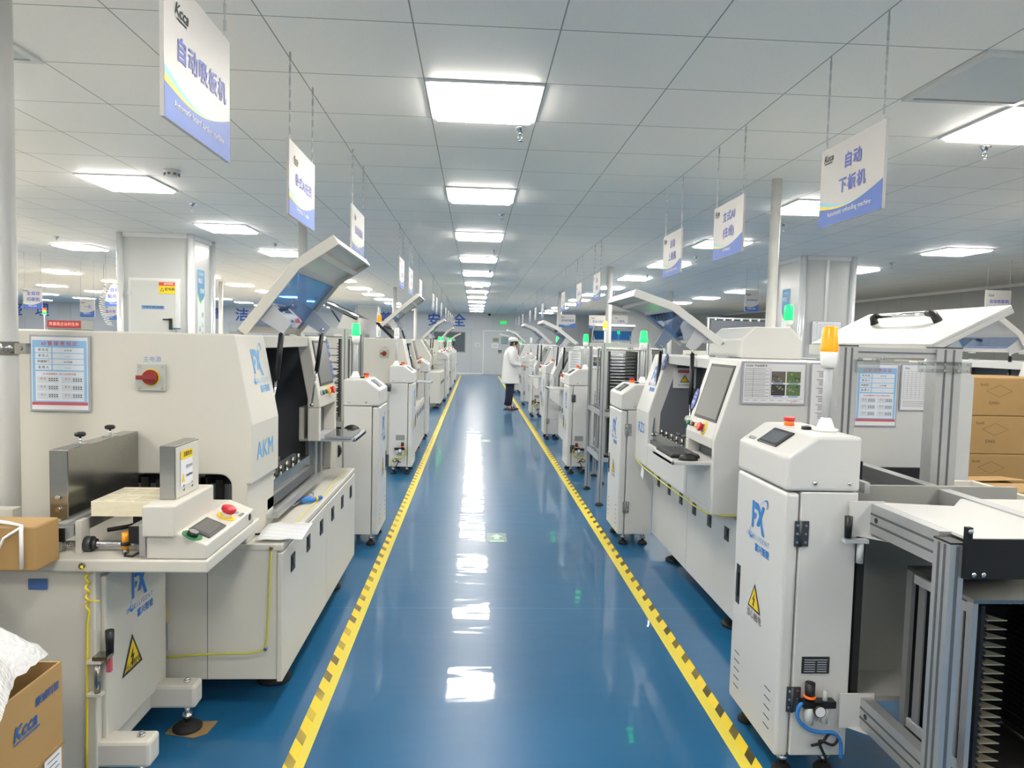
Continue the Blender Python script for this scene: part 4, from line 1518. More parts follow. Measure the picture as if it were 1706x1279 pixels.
q.box(-1.305, -1.285, 2.355, 2.405, .8185, .925)
q.box(-1.43, -1.36, 2.36, 2.40, .8185, .925)
q.build('bracket', WHITE, R0t)
q = MB()
q.cyl((-1.134, 2.335, .84), (-1.134, 2.335, .895), .0115, n=14, m=0)
q.cyl((-1.134, 2.335, .852), (-1.134, 2.335, .864), .0145, n=14, m=1)
q.cyl((-1.134, 2.335, .825), (-1.134, 2.335, .84), .0105, n=14, m=2)
q.tube([(-1.134, 2.335, .826), (-1.13, 2.32, .821), (-1.10, 2.31, .823), (-1.08, 2.33, .835), (-1.06, 2.36, .845)], .004, 7, 1)
q.build('proximity_sensor', [mat('sensor_orange', '#f0a018', .3), BLACK, STEEL], R0t)
q = MB()
q.tube([(-1.25, 2.45, .87), (-1.2, 2.5, .87), (-1.15, 2.55, .88), (-1.1, 2.58, .9)], .008, 8)
q.box(-1.25, -1.08, 2.63, 2.72, .83, .92)
q.cyl((-1.2, 2.60, .88), (-1.14, 2.60, .88), .025, n=12)
q.build('drive_motor', BLACK, R0t)
q = MB()
q.lathe((-1.40, 2.325, .8185), [(.026, 0), (.028, .006), (.026, .014), (.012, .018)], 18)
q.build('round_nut', CHROME, R0t)
q = MB()
q.cyl((-1.244, 2.282, .80), (-1.244, 2.276, .80), .010, n=10, m=2)
w0 = [(-1.243, 2.272, .80)]
for k in range(24):
    w0.append((-1.242 + .005 * cos(k * 1.1), 2.305 + .005 * sin(k * 1.1), .77 - k * .0055))
w0 += [(-1.243, 2.305, .60), (-1.246, 2.305, .40), (-1.25, 2.305, .2), (-1.252, 2.305, .02)]
q.tube(w0, .004, 6, 0)
q.tube([(-1.243, 2.305, .68), (-1.225, 2.302, .675), (-1.20, 2.30, .678)], .003, 6, 0)
q.build('earth_wire', [mat('wire_plain_yellow', '#e6cf30', .5), WIREG, STEEL], R0t)
q = MB()
q.box(-1.43, -1.372, 2.309, 2.315, .71, .745)
q.build('blue_label', mat('label_blue', '#4b6ea8', .5), R0t)
# crank handle on the door edge
q = MB()
q.box(-1.240, -1.195, 2.290, 2.314, .36, .37, 0)
q.box(-1.240, -1.195, 2.290, 2.314, .47, .48, 0)
q.cyl((-1.212, 2.302, .37), (-1.212, 2.302, .47), .010, n=10, m=1)
q.box(-1.222, -1.175, 2.290, 2.335, .482, .494, 1)
q.cyl((-1.183, 2.325, .494), (-1.183, 2.325, .57), .012, .014, n=12, m=2)
q.box(-1.192, -1.178, 2.318, 2.332, .43, .482, 3)
q.build('crank_handle', [WHITE, STEEL, BLACK, REDP], R0t)
# side conveyor trough behind on the far side
q = MB()
q.box(-2.2, -1.66, 2.45, 2.50, .72, .93)
q.box(-2.2, -1.66, 2.60, 2.65, .72, .90)
q.box(-2.2, -1.66, 2.46, 2.64, .70, .72)
cv = q.build('conveyor_trough', WHITE, None)
tag(cv, 'cream conveyor trough edge behind the strapped cardboard box', 'conveyor')
MB().box(-1.78, -1.72, 2.48, 2.62, 0, .70).build('leg', WHITE, cv)
MB().box(-2.15, -2.09, 2.48, 2.62, 0, .70).build('leg', WHITE, cv)
# strapped flat carton on the table's end
cm = carton(-1.90, -1.312, 2.16, 2.28, .82, .958, 'narrow brown box with white strap at the feeder table end')
sup = thing('trolley', (-1.75, 2.1, 0), 'low grey trolley shelf carrying the strapped box', 'trolley')
MB().box(-2.1, -1.6, 1.95, 2.28, .78, .8195).build('shelf', WHITE, sup)
for x in (-2.05, -1.65):
    for y in (2.0, 2.24):
        MB().box(x - .02, x + .02, y - .02, y + .02, 0, .78).build('leg', WHITE, sup)
q = MB()
q.tube([(-1.352, 2.155, .83), (-1.352, 2.155, .963), (-1.40, 2.17, .966), (-1.47, 2.20, .965), (-1.6, 2.22, .968)], .006, 8)
q.tube([(-1.352, 2.153, .958), (-1.40, 2.15, .925), (-1.43, 2.15, .86), (-1.44, 2.15, .83)], .004, 6)
q.build('white_strap', LAMPW, cm)

o = MB().prism([(-1.17, 2.70), (-1.05, 2.67), (-1.01, 2.70), (-1.0, 2.79), (-1.10, 2.785), (-1.16, 2.79)], 'z', .0004, .0022).build('cardboard_scrap', CARDD)
tag(o, 'torn cardboard scrap on floor under the feeder outrigger foot', 'cardboard')
# big open carton with bubble wrap
cb = thing('open_carton', (-1.35, 1.55, 0), 'large open brown carton with blue print, clear wrap spilling out', 'cardboard box')
x0, x1, y0, y1, zt = -1.62, -1.03, 1.30, 1.79, .715
def wall_(n, a, b_, c, d, z0=0, z1=zt):
    return MB().box(a, b_, c, d, z0, z1).build(n, CARD, cb)
s1_ = wall_('side_panel', x1 - .006, x1, y0, y1)
wall_('side_panel', x0, x0 + .006, y0, y1)
wall_('end_panel', x0 + .006, x1 - .006, y1 - .006, y1)
wall_('end_panel', x0 + .006, x1 - .006, y0, y0 + .006)
MB().box(x0, x1, y0, y1, 0, .006).build('bottom_panel', CARDD, cb)
q = MB()
q.box(x1, x1 + .004, y0, y1, .50, .508)
q.build('crease', CARDD, s1_)
q = MB()
q.text('Kcca', (x1 + .001, 1.645, .625), YP, ZP, .045, lift=.001, bold=.03, shear=.25)
q.text('康诚科技', (x1 + .001, 1.728, .662), YP, ZP, .024, lift=.001, bold=.02)
q.rect((x1 + .001, 1.645, .604), YP, ZP, -.045, .05, -.002, .002, 0, .001)
q.build('blue_print', mat('carton_blue', '#2f5f9c', .6), s1_)
q = MB()
q.rect((x1 + .002, 1.745, .45), YP, ZP, -.035, .035, -.05, .05, 0, .0)
for k in range(6):
    q.rect((x1 + .003, 1.745, .45), YP, ZP, -.025, .025 - .01 * (k % 2), .035 - k * .014, .038 - k * .014, 1, .0)
q.build('paper_label', [PAPER, INKG], s1_)
q = MB()
q.rect((x1 + .0015, 1.60, .4), YP, ZP, -.03, .07, -.4, .06, 0, .0)
q.build('packing_tape', mat('tape_brown', '#a5824c', .3), s1_)
# bubble wrap: a crumpled translucent sheet
NX, NY = 34, 26
vs = []
for i in range(NX + 1):
    for j in range(NY + 1):
        u, v = i / NX, j / NY
        x = -1.60 + .55 * u
        y = 1.315 + .455 * v
        e = min(1, 6 * min(u, 1 - u, v, 1 - v))
        over = max(0, u - .8) / .2 * max(0, 1 - v / .72)
        x += .16 * over
        z = .74 + (.10 + .06 * sin(2.2 * u + 1.2) * (1 - .55 * v)) * e ** .5 + .014 * sin(11 * u + 7 * v) * e + .012 * sin(23 * v - 13 * u) * e + .02 * over
        z += random.uniform(-.004, .004)
        vs.append((x, y, z))
q = MB()
q.add(vs, [(i * (NY + 1) + j, (i + 1) * (NY + 1) + j, (i + 1) * (NY + 1) + j + 1, i * (NY + 1) + j + 1) for i in range(NX) for j in range(NY)], 0, True)
bw = q.build('bubble_wrap', PLASTIC_BAG)
bwm = bpy.data.materials.new('bubble_film')
bwm.use_nodes = True
nt, N, L_, b_ = nodes(bwm)
b_.inputs['Base Color'].default_value = (.86, .87, .87, 1)
b_.inputs['Roughness'].default_value = .12
b_.inputs['Alpha'].default_value = .8
vor = N.new('ShaderNodeTexVoronoi')
vor.inputs['Scale'].default_value = 75
gg = N.new('ShaderNodeNewGeometry')
L_.new(gg.outputs['Position'], vor.inputs['Vector'])
bp = N.new('ShaderNodeBump')
bp.inputs['Strength'].default_value = .6
bp.inputs['Distance'].default_value = .006
bp.invert = True
L_.new(vor.outputs['Distance'], bp.inputs['Height'])
L_.new(bp.outputs['Normal'], b_.inputs['Normal'])
bw.data.materials[0] = bwm
tag(bw, 'crumpled clear bubble wrap heaped in the large open carton', 'bubble wrap')

# ---- loader cabinets and frames along the row
Lc = 'white loader cabinet on the closet side, '
c1 = cabinet(TL(5.2), YP, 5.2, .695, Lc + 'directly behind the AKM machine', hinge_near=False, lamp='green', lamp_h=.36, plate=False, lamp_v=.22)
add_frame(c1, TL(5.2), .98, 1.38, .25, 1.05, 1.62)
magazine(TL(5.2), 1.03, 1.33, .38, .82, .905, 1.56, 'black magazine rack with boards in the frame behind the AKM machine', boards=10)
MB(TL(5.2)).box(.965, 1.2, .3, .9, .50, .86).build('lift_housing', BLACK, c1)
q = MB(TL(4.95))
q.box(.96, 1.25, .0, .22, .60, .86, 0)
q.lathe((1.0, .06, .74), [(.06, 0), (.06, .05)], 16, 1, ax=(0, 1, 0))
q.box(.98, 1.22, .02, .2, 0, .60, 0)
tag(q.build('link_conveyor', [WHITE, BLACK]), 'short cream link conveyor between the AKM machine and first cabinet', 'conveyor')
c2 = cabinet(TL(8.03), YP, 8.03, .70, Lc + 'second in line with gauge and yellow hose', hinge_near=False, lamp='white', reg=1, lamp_h=.38, lamp_v=.22)
q = MB(TL(7.9))
q.cyl((.94, .06, 1.0), (1.06, .06, 1.0), .045, n=16)
q.tube([(1.0, .06, .96), (1.03, .07, .9), (1.05, .1, .85)], .012, 8)
q.build('drive_motor', HINGE, c2)
c3 = cabinet(TL(10.87), YP, 10.87, .715, Lc + 'third in line before the angled-front machine', hinge_near=False, lamp=None, reg=0, plate=False)
P3_ = dict(AKM, sf=.80, st=.885, sl=.74, sb=1.95, hood=((1.20, 1.73), (.97, 1.94), (.74, 2.13)), word='AKM')
m3 = inserter(TL(8.60), P3_, 'cream inserting machine with red main switch behind the second closet-side cabinet', detail=1)
main_switch(m3, (-1.10, 8.60, 1.37), XP)
def rear_lid(root, T, s0, z0, s1, z1, v0, v1, window=False, handle=False, struts=False, skirt=True):
    A, B = Vector((s0, z0)), Vector((s1, z1))
    d = (B - A).normalized()
    n = Vector((-d.y, d.x))
    if n.y < 0:
        n = -n
    l = (B - A).length
    q = MB(T)
    def bar(x0, x1, va, vb, y0, y1, m=0):
        o = A + d * x0 + n * y0
        q.obox((o.x, va, o.y), (d.x * (x1 - x0), 0, d.y * (x1 - x0)), (0, vb - va, 0), (n.x * (y1 - y0), 0, n.y * (y1 - y0)), m)
    if window:
        bar(0, l, v0, v0 + .06, -.02, 0)
        bar(0, l, v1 - .06, v1, -.02, 0)
        bar(0, .07, v0 + .06, v1 - .06, -.02, 0)
        bar(l - .07, l, v0 + .06, v1 - .06, -.02, 0)
    else:
        bar(0, l, v0, v1, -.018, 0)
    for va in (v0, v1 - .012):
        bar(0.0, l, va, va + .012, -.045, -.018)
    bar(0, .012, v0, v1, -.05, -.018)
    lid = q.build('rear_hood', root.children[0].data.materials[0], root, .004)
    if skirt:
        q = MB(T)
        q.box(s0 - .02, s0 + .02, v0 + .02, v1 - .02, z0 - .075, z0 - .01)
        q.build('hood_skirt', WHITE2, lid)
    if window:
        q = MB(T)
        o = A + d * .06 - n * .012
        q.obox((o.x, v0 + .05, o.y), (d.x * (l - .12), 0, d.y * (l - .12)), (0, v1 - v0 - .10, 0), (n.x * .004, 0, n.y * .004))
        q.build('window', BGLASS, lid)
    if handle:
        o = A + d * (l * .62)
        vm = (v0 + v1) / 2
        q = MB(T)
        q.cyl((o.x + n.x * .05, vm - .27, o.y + n.y * .05), (o.x + n.x * .05, vm + .27, o.y + n.y * .05), .013, n=14, m=0)
        for sgn in (-1, 1):
            a_, b__ = vm + sgn * .27, vm + sgn * .30
            q.tube([(o.x + n.x * .055, vm + sgn * .25, o.y + n.y * .055), (o.x + n.x * .045, vm + sgn * .30, o.y + n.y * .045), (o.x, vm + sgn * .315, o.y)], [.019, .022, .026], 10, 1)
        q.build('bar_handle', [CHROME, BLACK], lid)
    if struts:
        P = lambda s, v, z: Vector(T(s, v, z))
        for v in (v0 + .03, v1 - .05):
            C = A + d * (l * .62) - n * .05
            gas_strut(root, P(C.x, v, C.y), P(s0 + .10, v, z0 - .05 if skirt else 1.555), .009)
    return lid
l3 = rear_lid(m3, TL(8.60), 1.45, 1.80, 1.98, 2.045, .2, 1.15, window=True, struts=True, skirt=False)
T3 = TL(8.60)
for v in (.2, 1.138):
    MB(T3).prism([(1.44, 1.80), (1.47, 1.56), (1.76, 1.56), (1.62, 1.87)], 'y', v, v + .012).build('hood_cheek', WHITE2, l3)
q = MB(T3)
q.box(1.445, 1.465, .212, 1.138, 1.56, 1.80)
q.build('hood_skirt', WHITE2, l3)
q = MB(T3)
for k in range(9):
    a0 = k / 9
    s0_, z0_ = 1.02 + .20 * a0, 1.56 + .19 * a0
    q.prism([(s0_, z0_), (s0_ + .05, z0_ - .01), (s0_ + .062, z0_ + .026), (s0_ + .03, z0_ + .02)], 'y', .36, 1.22)
q.build('bellows', BLACK, m3)
P4_ = dict(AKM, sf=.99, st=1.22, sl=.77, sb=1.75, zl=.83, hood=((1.20, 1.60), (.90, 1.92), (.72, 2.03)))
m4 = inserter(TL(15.72), P4_, 'far cream inserting machine with slanted front on the closet side', detail=1)
P5_ = dict(AKM, sf=.88, st=.96, sl=.76, sb=1.7)
m5 = inserter(TL(20.0), dict(P5_, hood=((1.02, 1.58), (.84, 1.80), (.66, 1.93))), 'distant closet-side inserting machine with hood tip over tape', detail=1)
m6 = inserter(TL(27.2), dict(P5_, hood=((1.0, 1.58), (.80, 1.74), (.60, 1.84))), 'last closet-side inserting machine before the dark window', detail=1)
for k, (y, lab, lamp) in enumerate(((17.75, 'right after the slanted-front machine', 'green'), (19.2, 'fifth in line', 'green'), (21.9, 'sixth in line', 'white'), (23.4, 'seventh in line', 'green'), (26.2, 'just before the last machine', 'green'))):
    dup_root = cabinet(TL(y), YP, y, .70, Lc + lab, hinge_near=False, lamp=lamp, plate=False, logo=False, lamp_h=.33)
# small rear tower lights over the row
def tower_light(x, y, z, lab, m=(ORANL,), h=.3, r=.03):
    t = thing('tower_light', (x, y, z), lab, 'signal light')
    q = MB()
    q.lathe((x, y, z), [(.04, 0), (.04, .01), (.015, .03)], 14, 0)
    q.cyl((x, y, z + .02), (x, y, z + h - .09), .012, n=10, m=0)
    q.lathe((x, y, z + h - .10), [(.02, 0), (r, .012), (r, .03)], 14, 0)
    q.build('post', LAMPW, t)
    for k, mm in enumerate(m):
        MB().lathe((x, y, z + h - .07 + k * .06), [(r, 0), (r, .0595 if len(m) > 1 else .09), (r * .75, .06 if len(m) > 1 else .10)], 14).build('lamp', mm, t)
    return t
tower_light(-1.38, 10.18, 1.5535, 'orange signal light on the red-switch machine behind the rear hood', (ORANL,), .30)


# ---------------------------------------------------------------- carton-side row (x > 0)
YN = Vector((0, -1, 0))
rz = inserter(TR(5.2, True), RZS, 'white inserting machine with a large screen, raised camouflage hood and RZS lettering', glassmat=None)
T_ = TR(5.2, True)
rear_lid(rz, T_, 2.33, 1.59, 2.74, 1.80, .42, 1.72, handle=True)
q = MB(T_)
q.prism([(1.60, 1.483), (1.97, 1.483), (1.97, 1.60), (1.90, 1.675), (1.68, 1.675), (1.60, 1.60)], 'y', .45, 1.05)
q.build('dome_cover', WHITE2, rz, .008)
q = MB(T_)
for v in (1.0, 1.3, 1.6):
    q.box(2.10, 2.20, v - .02, v + .02, 1.483, 1.505)
    q.cyl((2.15, v - .025, 1.515), (2.15, v + .025, 1.515), .014, n=10)
q.box(2.0, 2.3, .9, 1.68, 1.483, 1.49)
q.build('hood_hinge', CHROME, rz)
q = MB()
q.box(1.385, 1.545, 4.826, 4.8325, 1.255, 1.395, 0)
wl = q.build('warning_notice', PAPER, rz)
q = MB()
yy = 4.8255
q.rect((1.465, yy, 1.37), XP, ZP, -.05, .05, -.010, .012, 0)
q.flat((1.465, yy, 1.295), XP, ZP, [(-.034, 0), (.034, 0), (0, .052)], 1)
q.flat((1.465, yy - .0005, 1.295), XP, ZP, [(-.026, .005), (.026, .005), (0, .044)], 2)
q.text('当心机械伤人', (1.465, yy, 1.275), XP, ZP, .016, 1)
q.build('lettering', [REDP, INK, YELS], wl)
# earth wire under the apron and hanging tag
q = MB(T_)
q.tube([(1.215, .02, .70), (1.205, .3, .685), (1.205, .9, .68), (1.205, 1.5, .685), (1.21, 1.70, .692), (1.30, 1.728, .69), (1.5, 1.728, .69)], .004, 6, 0)
q.build('earth_wire', WIREY, rz)
q = MB(T_)
q.obox((1.20, .30, .69), (0, .07, -.02), (.002, 0, 0), (0, -.02, -.07))
q.build('paper_tag', PAPER, rz)
kb = thing('keyboard', (1.12, 3.78, .955), 'black keyboard on the tray below the large screen', 'keyboard')
MB().box(1.045, 1.20, 3.63, 3.94, .956, .972).build('keyboard_base', BLACK, kb, .004)
q = MB()
for r in range(6):
    for c in range(15):
        q.box(1.052 + r * .0245, 1.072 + r * .0245, 3.637 + c * .02, 3.654 + c * .02, .972, .9765)
q.build('keycaps', mat('keycap_grey', '#4c4e50', .4), kb)
mouse(1.12, 3.575,   .956, 'black computer mouse beside the black keyboard on tray')
tower_light(2.06, 4.55, 1.4825, 'small green signal light beside the dome cover on the machine top', (GREENL,), .32, .028)

# ---- unloader in front
un = cabinet(TR(2.38), YN, 2.38, 1.10, 'white board unloader with aluminium beams and lit orange lamp in front of screen machine', reg=2, lamp='orange', lamp_h=.335, name='board_unloader', lamp_v=.17, dy=.46)
SC_ = lambda x, y, z: (x * 1.077, y * 1.077, 1.55 - (1.55 - z) * 1.077)
def prof_beam(x0, x1, y0, y1, z0, z1, ax, m0=0):
    q.box(x0, x1, y0, y1, z0, z1, 0)
    if ax == 'y':
        for f in (.33, .66):
            z = z0 + (z1 - z0) * f
            q.box(x0 - .0012, x0 + .002, y0, y1, z - .0035, z + .0035, 1)
    return q
q = MB(SC_)
prof_beam(1.30, 1.335, 1.86, 2.215, .955, 1.052, 'y')
q.build('upper_beam', [ALU, ALUD], un)
q = MB(SC_)
prof_beam(1.30, 1.335, 1.86, 2.20, .305, .402, 'y')
q.build('lower_beam', [ALU, ALUD], un)
q = MB(SC_)
for z in (1.003, .352):
    q.cyl((1.299, 2.165, z), (1.302, 2.165, z), .009, n=14)
q.build('beam_hole', INK, un)
for z in (.895, .20):
    q = MB()
    q.box(1.325, 1.45, 2.366, 2.374, z, z + .125)
    q.add([(1.36, 2.366, z), (1.45, 2.366, z), (1.45, 2.28, z), (1.36, 2.366, z + .004), (1.45, 2.366, z + .004), (1.45, 2.28, z + .004)], [(0, 1, 2), (3, 4, 5), (0, 1, 4, 3), (1, 2, 5, 4), (2, 0, 3, 5)])
    q.build('bracket_plate', WHITE2, un)
q = MB(SC_)
q.box(1.285, 1.325, 1.79, 1.86, .14, 1.035, 0)
for y in (1.813, 1.837):
    q.box(1.2835, 1.288, y - .004, y + .004, .14, 1.03, 1)
q.box(1.301, 1.309, 1.7885, 1.792, .14, 1.03, 1)
q.box(1.284, 1.326, 1.789, 1.861, 1.035, 1.04, 2)
q.build('front_post', [ALU, ALUD, BLACK], un)
q = MB(SC_)
q.lathe((1.305, 1.825, .111), [(.045, 0), (.045, .012), (.014, .03)], 16)
q.build('foot', RUBBER, un)
MB(SC_).prism([(1.335, 1.79), (2.1, 1.79), (2.1, 2.28), (1.66, 2.28), (1.56, 2.17), (1.335, 2.21)], 'z', 1.045, 1.053).build('top_plate', WHITE2, un)
MB(SC_).box(1.33, 2.1, 1.780, 1.786, .945, 1.053).build('end_plate', BLACKM, un)
q = MB(SC_)
q.box(1.318, 1.334, 1.776, 1.79, .945, 1.085)
for z in (1.075, ):
    q.cyl((1.326, 1.776, z), (1.326, 1.771, z), .006, n=10)
q.build('black_bracket', BLACKM, un)
q = MB(SC_)
for x, z in ((1.345, .957), (1.372, .957), (1.326, 1.075)):
    q.lathe((x, 1.780 if z < 1 else 1.776, z), [(.007, 0), (.007, .004), (.004, .006)], 12, ax=(0, -1, 0))
q.build('bolt', CHROME, un)
# crank on the corner of the beam
q = MB()
q.cyl((1.304, 2.335, .900), (1.304, 2.335, .975), .012, .014, n=12, m=0)
q.box(1.290, 1.375, 2.325, 2.35, .882, .895, 1)
q.cyl((1.352, 2.338, .81), (1.352, 2.338, .882), .012, n=12, m=1)
q.build('crank_handle', [BLACK, TERM], un)
MB().box(1.375, 1.40, 2.39, 2.42, .30, .95).build('brush_strip', RUBBER, un)
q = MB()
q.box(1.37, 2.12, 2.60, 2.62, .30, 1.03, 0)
q.box(1.37, 2.12, 2.385, 2.60, .905, .915, 1)  # black plate added overhead to keep light off the panel
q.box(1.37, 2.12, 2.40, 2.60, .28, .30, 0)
q.build('inner_panel', [mat('inner_shade_grey', '#9b9c97', .5), BLACK], un)  # panel grey carries the shade cast by the conveyor above
q = MB()
q.box(1.40, 1.60, 2.38, 2.41, .895, .94)
q.build('black_bracket', BLACKM, un)
# conveyor with chain, alu gantry and acrylic plates
q = MB()
q.box(1.45, 1.47, 2.50, 3.40, 1.02, 1.06, 0)
q.box(1.80, 1.85, 1.95, 3.25, .96, 1.02, 0)
q.box(1.785, 1.80, 1.95, 2.45, .985, 1.01, 1)
q.box(1.47, 1.60, 2.64, 3.40, .985, .995, 1)
for k in range(28):
    q.cyl((1.784, 1.97 + k * .017, .998), (1.7835, 1.97 + k * .017, .998), .0045, n=8, m=2)
q.build('conveyor_rail', [ALU, BLACK, CHROME], un)
q = MB()
q.box(1.66, 1.68, 2.92, 3.34, .90, 1.07, 0)
q.box(1.50, 2.24, 3.30, 3.32, .80, .98, 0)
q.build('side_guard', BLACKM, un)
q = MB()
q.box(1.93, 2.26, 3.0, 3.03, .83, .975, 0)
q.box(2.23, 2.26, 2.4, 3.0, .83, .975, 0)
q.box(1.88, 1.91, 3.03, 3.30, .83, .985, 0)
q.box(1.88, 2.26, 2.4, 3.03, .80, .83, 0)
q.build('conveyor_body', WHITE, un)
for x0, x1, zb in ((1.53, 1.61, 0.03), (1.955, 2.065, .03)):
    q = MB()
    q.box(x0, x1, 2.88, 2.95, zb, 1.565, 0)
    for f in (.33, .67):
        x = x0 + (x1 - x0) * f
        q.box(x - .004, x + .004, 2.878, 2.88, zb, 1.56, 1)
    q.box(x0 - .001, x1 + .001, 2.879, 2.951, 1.565, 1.570, 2)
    q.build('gantry_post', [ALU, ALUD, BLACK], un)
q = MB()
q.box(1.61, 1.955, 2.89, 2.94, 1.52, 1.562, 0)
q.box(1.61, 1.955, 2.888, 2.892, 1.538, 1.545, 1)
q.build('gantry_beam', [ALU, ALUD], un)
MB().box(1.60, 1.70, 2.868, 2.876, 1.455, 1.51).build('acrylic_plate', CGLASS, un)
MB().box(1.87, 2.10, 2.866, 2.876, 1.462, 1.508).build('acrylic_plate', CGLASS, un)
q = MB()
for x in (1.885, 1.935, 1.98, 2.04, 2.085):
    for z in (1.472, 1.498):
        q.cyl((x, 2.866, z), (x, 2.861, z), .005, n=8)
q.build('screw', CHROME, un)
magazine(TR(1.945), 1.53, 1.95, .07, .40, .22, .80, 'black slotted magazine rack with bright ledges beside the front post', boards=False, hero=True)
q = MB()
q.box(1.47, 2.0, 1.96, 2.36, .17, .2185)
q.build('magazine_table', WHITE2, un)
for x in (1.50, 1.95):
    MB().box(x - .02, x + .02, 2.2, 2.24, 0, .17).build('leg', ALU, un)
tag(MB().tube([(1.505, 2.68, 1.009), (1.54, 2.75, 1.012), (1.56, 2.80, 1.012)], .012, 8).build('paper_roll', PAPER), 'small curled white paper on the conveyor behind the unloader cabinet', 'paper')

# ---- the rest of the row
Rc = 'white loader cabinet on the carton side, '
k1 = cabinet(TR(5.28), YN, 5.28, 1.12, Rc + 'directly behind the RZS machine', lamp='green', lamp_h=.36, reg=0, plate=False, lamp_v=.25)
for ch in k1.children:
    if ch.name.startswith('hinge'):
        ch.data.materials[0] = HINGEL
add_frame(k1, TR(6.6), 1.20, 1.66, .0, .80, 1.56)
magazine(TR(6.6), 1.26, 1.60, .10, .60, .905, 1.50, 'tall magazine rack of grey boards in the open frame beyond the RZS machine', boards=16, bm=PAPERG)
magazine(TR(6.6), 1.26, 1.60, .10, .60, .475, .85, 'lower black magazine rack in the open frame beyond the RZS machine', boards=False)
k2 = cabinet(TR(8.2), YN, 8.2, 1.11, Rc + 'second in line with a grey name plate', lamp='green', lamp_h=.36, reg=1)
add_frame(k2, TR(7.62), 1.40, 1.80, .0, .5, 1.0, top=True)
magazine(TR(7.62), 1.45, 1.75, .06, .44, .475, .83, 'low black magazine rack in front of the second cabinet', boards=False)
M3 = dict(RZS, sf=1.16, st=1.34, sl=1.32, sb=2.3, hood=((1.42, 1.56), (1.14, 1.77), (.94, 1.86)))
r3 = inserter(TR(10.75, True), M3, 'white inserting machine with raised hood between the second and third carton-side cabinets', detail=1)
k3 = cabinet(TR(11.1), YN, 11.1, 1.12, Rc + 'third in line', lamp='green', lamp_h=.36, plate=False)
M4 = dict(RZS, sf=1.16, st=1.34, sl=1.32, sb=2.3, hood=((1.40, 1.56), (1.12, 1.80), (.90, 1.89)))
r4 = inserter(TR(13.9, True), M4, 'white inserting machine with raised hood behind the third carton-side cabinet', detail=1)
k4 = cabinet(TR(14.5), YN, 14.5, 1.16, Rc + 'fourth in line with gauge, before the person', lamp='green', lamp_h=.34, reg=1, plate=True)
k5 = cabinet(TR(17.15), YN, 17.15, 1.16, Rc + 'fifth in line, where the person works', lamp='white', lamp_h=.36, plate=False)
r5 = inserter(TR(20.6, True), M4, 'white inserting machine with raised hood behind the person', detail=1)
for y, lab in ((21.2, 'sixth in line'), (24.0, 'seventh in line'), (26.6, 'last before the double door')):
    cabinet(TR(y), YN, y, 1.16, Rc + lab, lamp='green', plate=False, logo=False)
r6 = inserter(TR(23.6, True), dict(M4, hood=((1.40, 1.56), (1.10, 1.72), (.80, 1.80))), 'last white inserting machine on the carton side', detail=1)

# second carton-side line
b1 = inserter(lambda s, v, z: (s + 3.05, 6.66 - v, z), dict(RZS, hood=((1.60, 1.57), (1.50, 1.73), (1.22, 1.93))), 'white machine with open blue window hood behind the stacked cartons', detail=1)
b2 = inserter(lambda s, v, z: (2.2 + v, 13.0 + s, z), dict(RZS, hood=((1.5, 1.6), (1.35, 1.86), (1.1, 1.95))), 'white machine with blue window hood facing the entrance, beyond the open frame', detail=1)
q = MB()
q.box(3.05, 3.85, 9.0, 9.04, 1.2, 1.89, 0)
scn = q.build('black_curtain', DARK)
tag(scn, 'black curtain hung on clips behind the dome-topped machine', 'curtain')
q = MB()
q.cyl((3.0, 9.02, 1.915), (3.9, 9.02, 1.915), .012, n=10, m=0)
q.cyl((3.02, 9.02, 0), (3.02, 9.02, 1.915), .015, n=10, m=0)
q.cyl((3.88, 9.02, 0), (3.88, 9.02, 1.915), .015, n=10, m=0)
for k in range(7):
    q.box(3.1 + k * .115, 3.12 + k * .115, 9.0, 9.04, 1.88, 1.92, 1)
q.build('curtain_rail', [ALU, PAPER], scn)
tower_light(1.72, 9.3, 1.4825, 'pale yellow signal light on the machine behind the second cabinet', (YELL,), .34, .03)
tower_light(3.05, 14.9, 1.4825, 'green signal light on the machine facing the entrance', (GREENL,), .36, .03)

# second closet-side line, only its tops show
q = MB()
fb = thing('test_bench', (-11.3, 20.2, 0), 'dark test bench with a red lit header beyond the pipe', 'machine')
MB().box(-11.75, -10.85, 20.0, 20.6, 0, 1.60).build('bench_body', DARK, fb)
MB().box(-11.75, -10.85, 19.98, 20.0, 1.63, 1.83).build('header_panel', mat('red_header', '#9a3038', .4), fb)
MB().box(-11.75, -10.85, 20.0, 20.6, 1.60, 1.84).build('header_box', GREYP, fb)
q = MB()
q.text('质量是企业的生命', (-11.3, 19.975, 1.73), XP, ZP, .10)
q.build('lettering', mat('red_letter', '#f0b0a8', .4, emit='#ff8070', es=.4), fb)
tower_light(-11.65, 19.7, 1.55, 'red and green signal light beside the red lit header', (GREENL, YELL, REDL), .50, .045)
MB().cyl((-11.65, 19.7, 0), (-11.65, 19.7, 1.551), .03).build('stand', WHITE2, bpy.data.objects['tower_light'] if False else [o for o in COL.objects if o.get('label', '').startswith('red and green signal')][0])
wb = thing('work_bench', (-6.4, 14.0, 0), 'blue-topped work bench with bins before the cleaning banner', 'bench')
MB().box(-7.2, -5.4, 13.8, 14.4, 1.30, 1.36).build('bench_top', mat('bench_blue', '#4f86c8', .5), wb)
MB().box(-7.15, -5.45, 13.85, 14.35, 0, 1.30).build('bench_body', WHITE2, wb)
for k in range(5):
    o = MB().box(-7.1 + k * .34, -6.82 + k * .34, 13.9, 14.2, 1.36, 1.52 + .05 * (k % 2)).build('parts_bin', [PAPER, PAPERB, BLACK, WHITE2, PAPER][k])
    tag(o, ['white', 'pale blue', 'black', 'cream', 'plain white'][k] + ' parts bin on the blue-topped bench', 'bin')

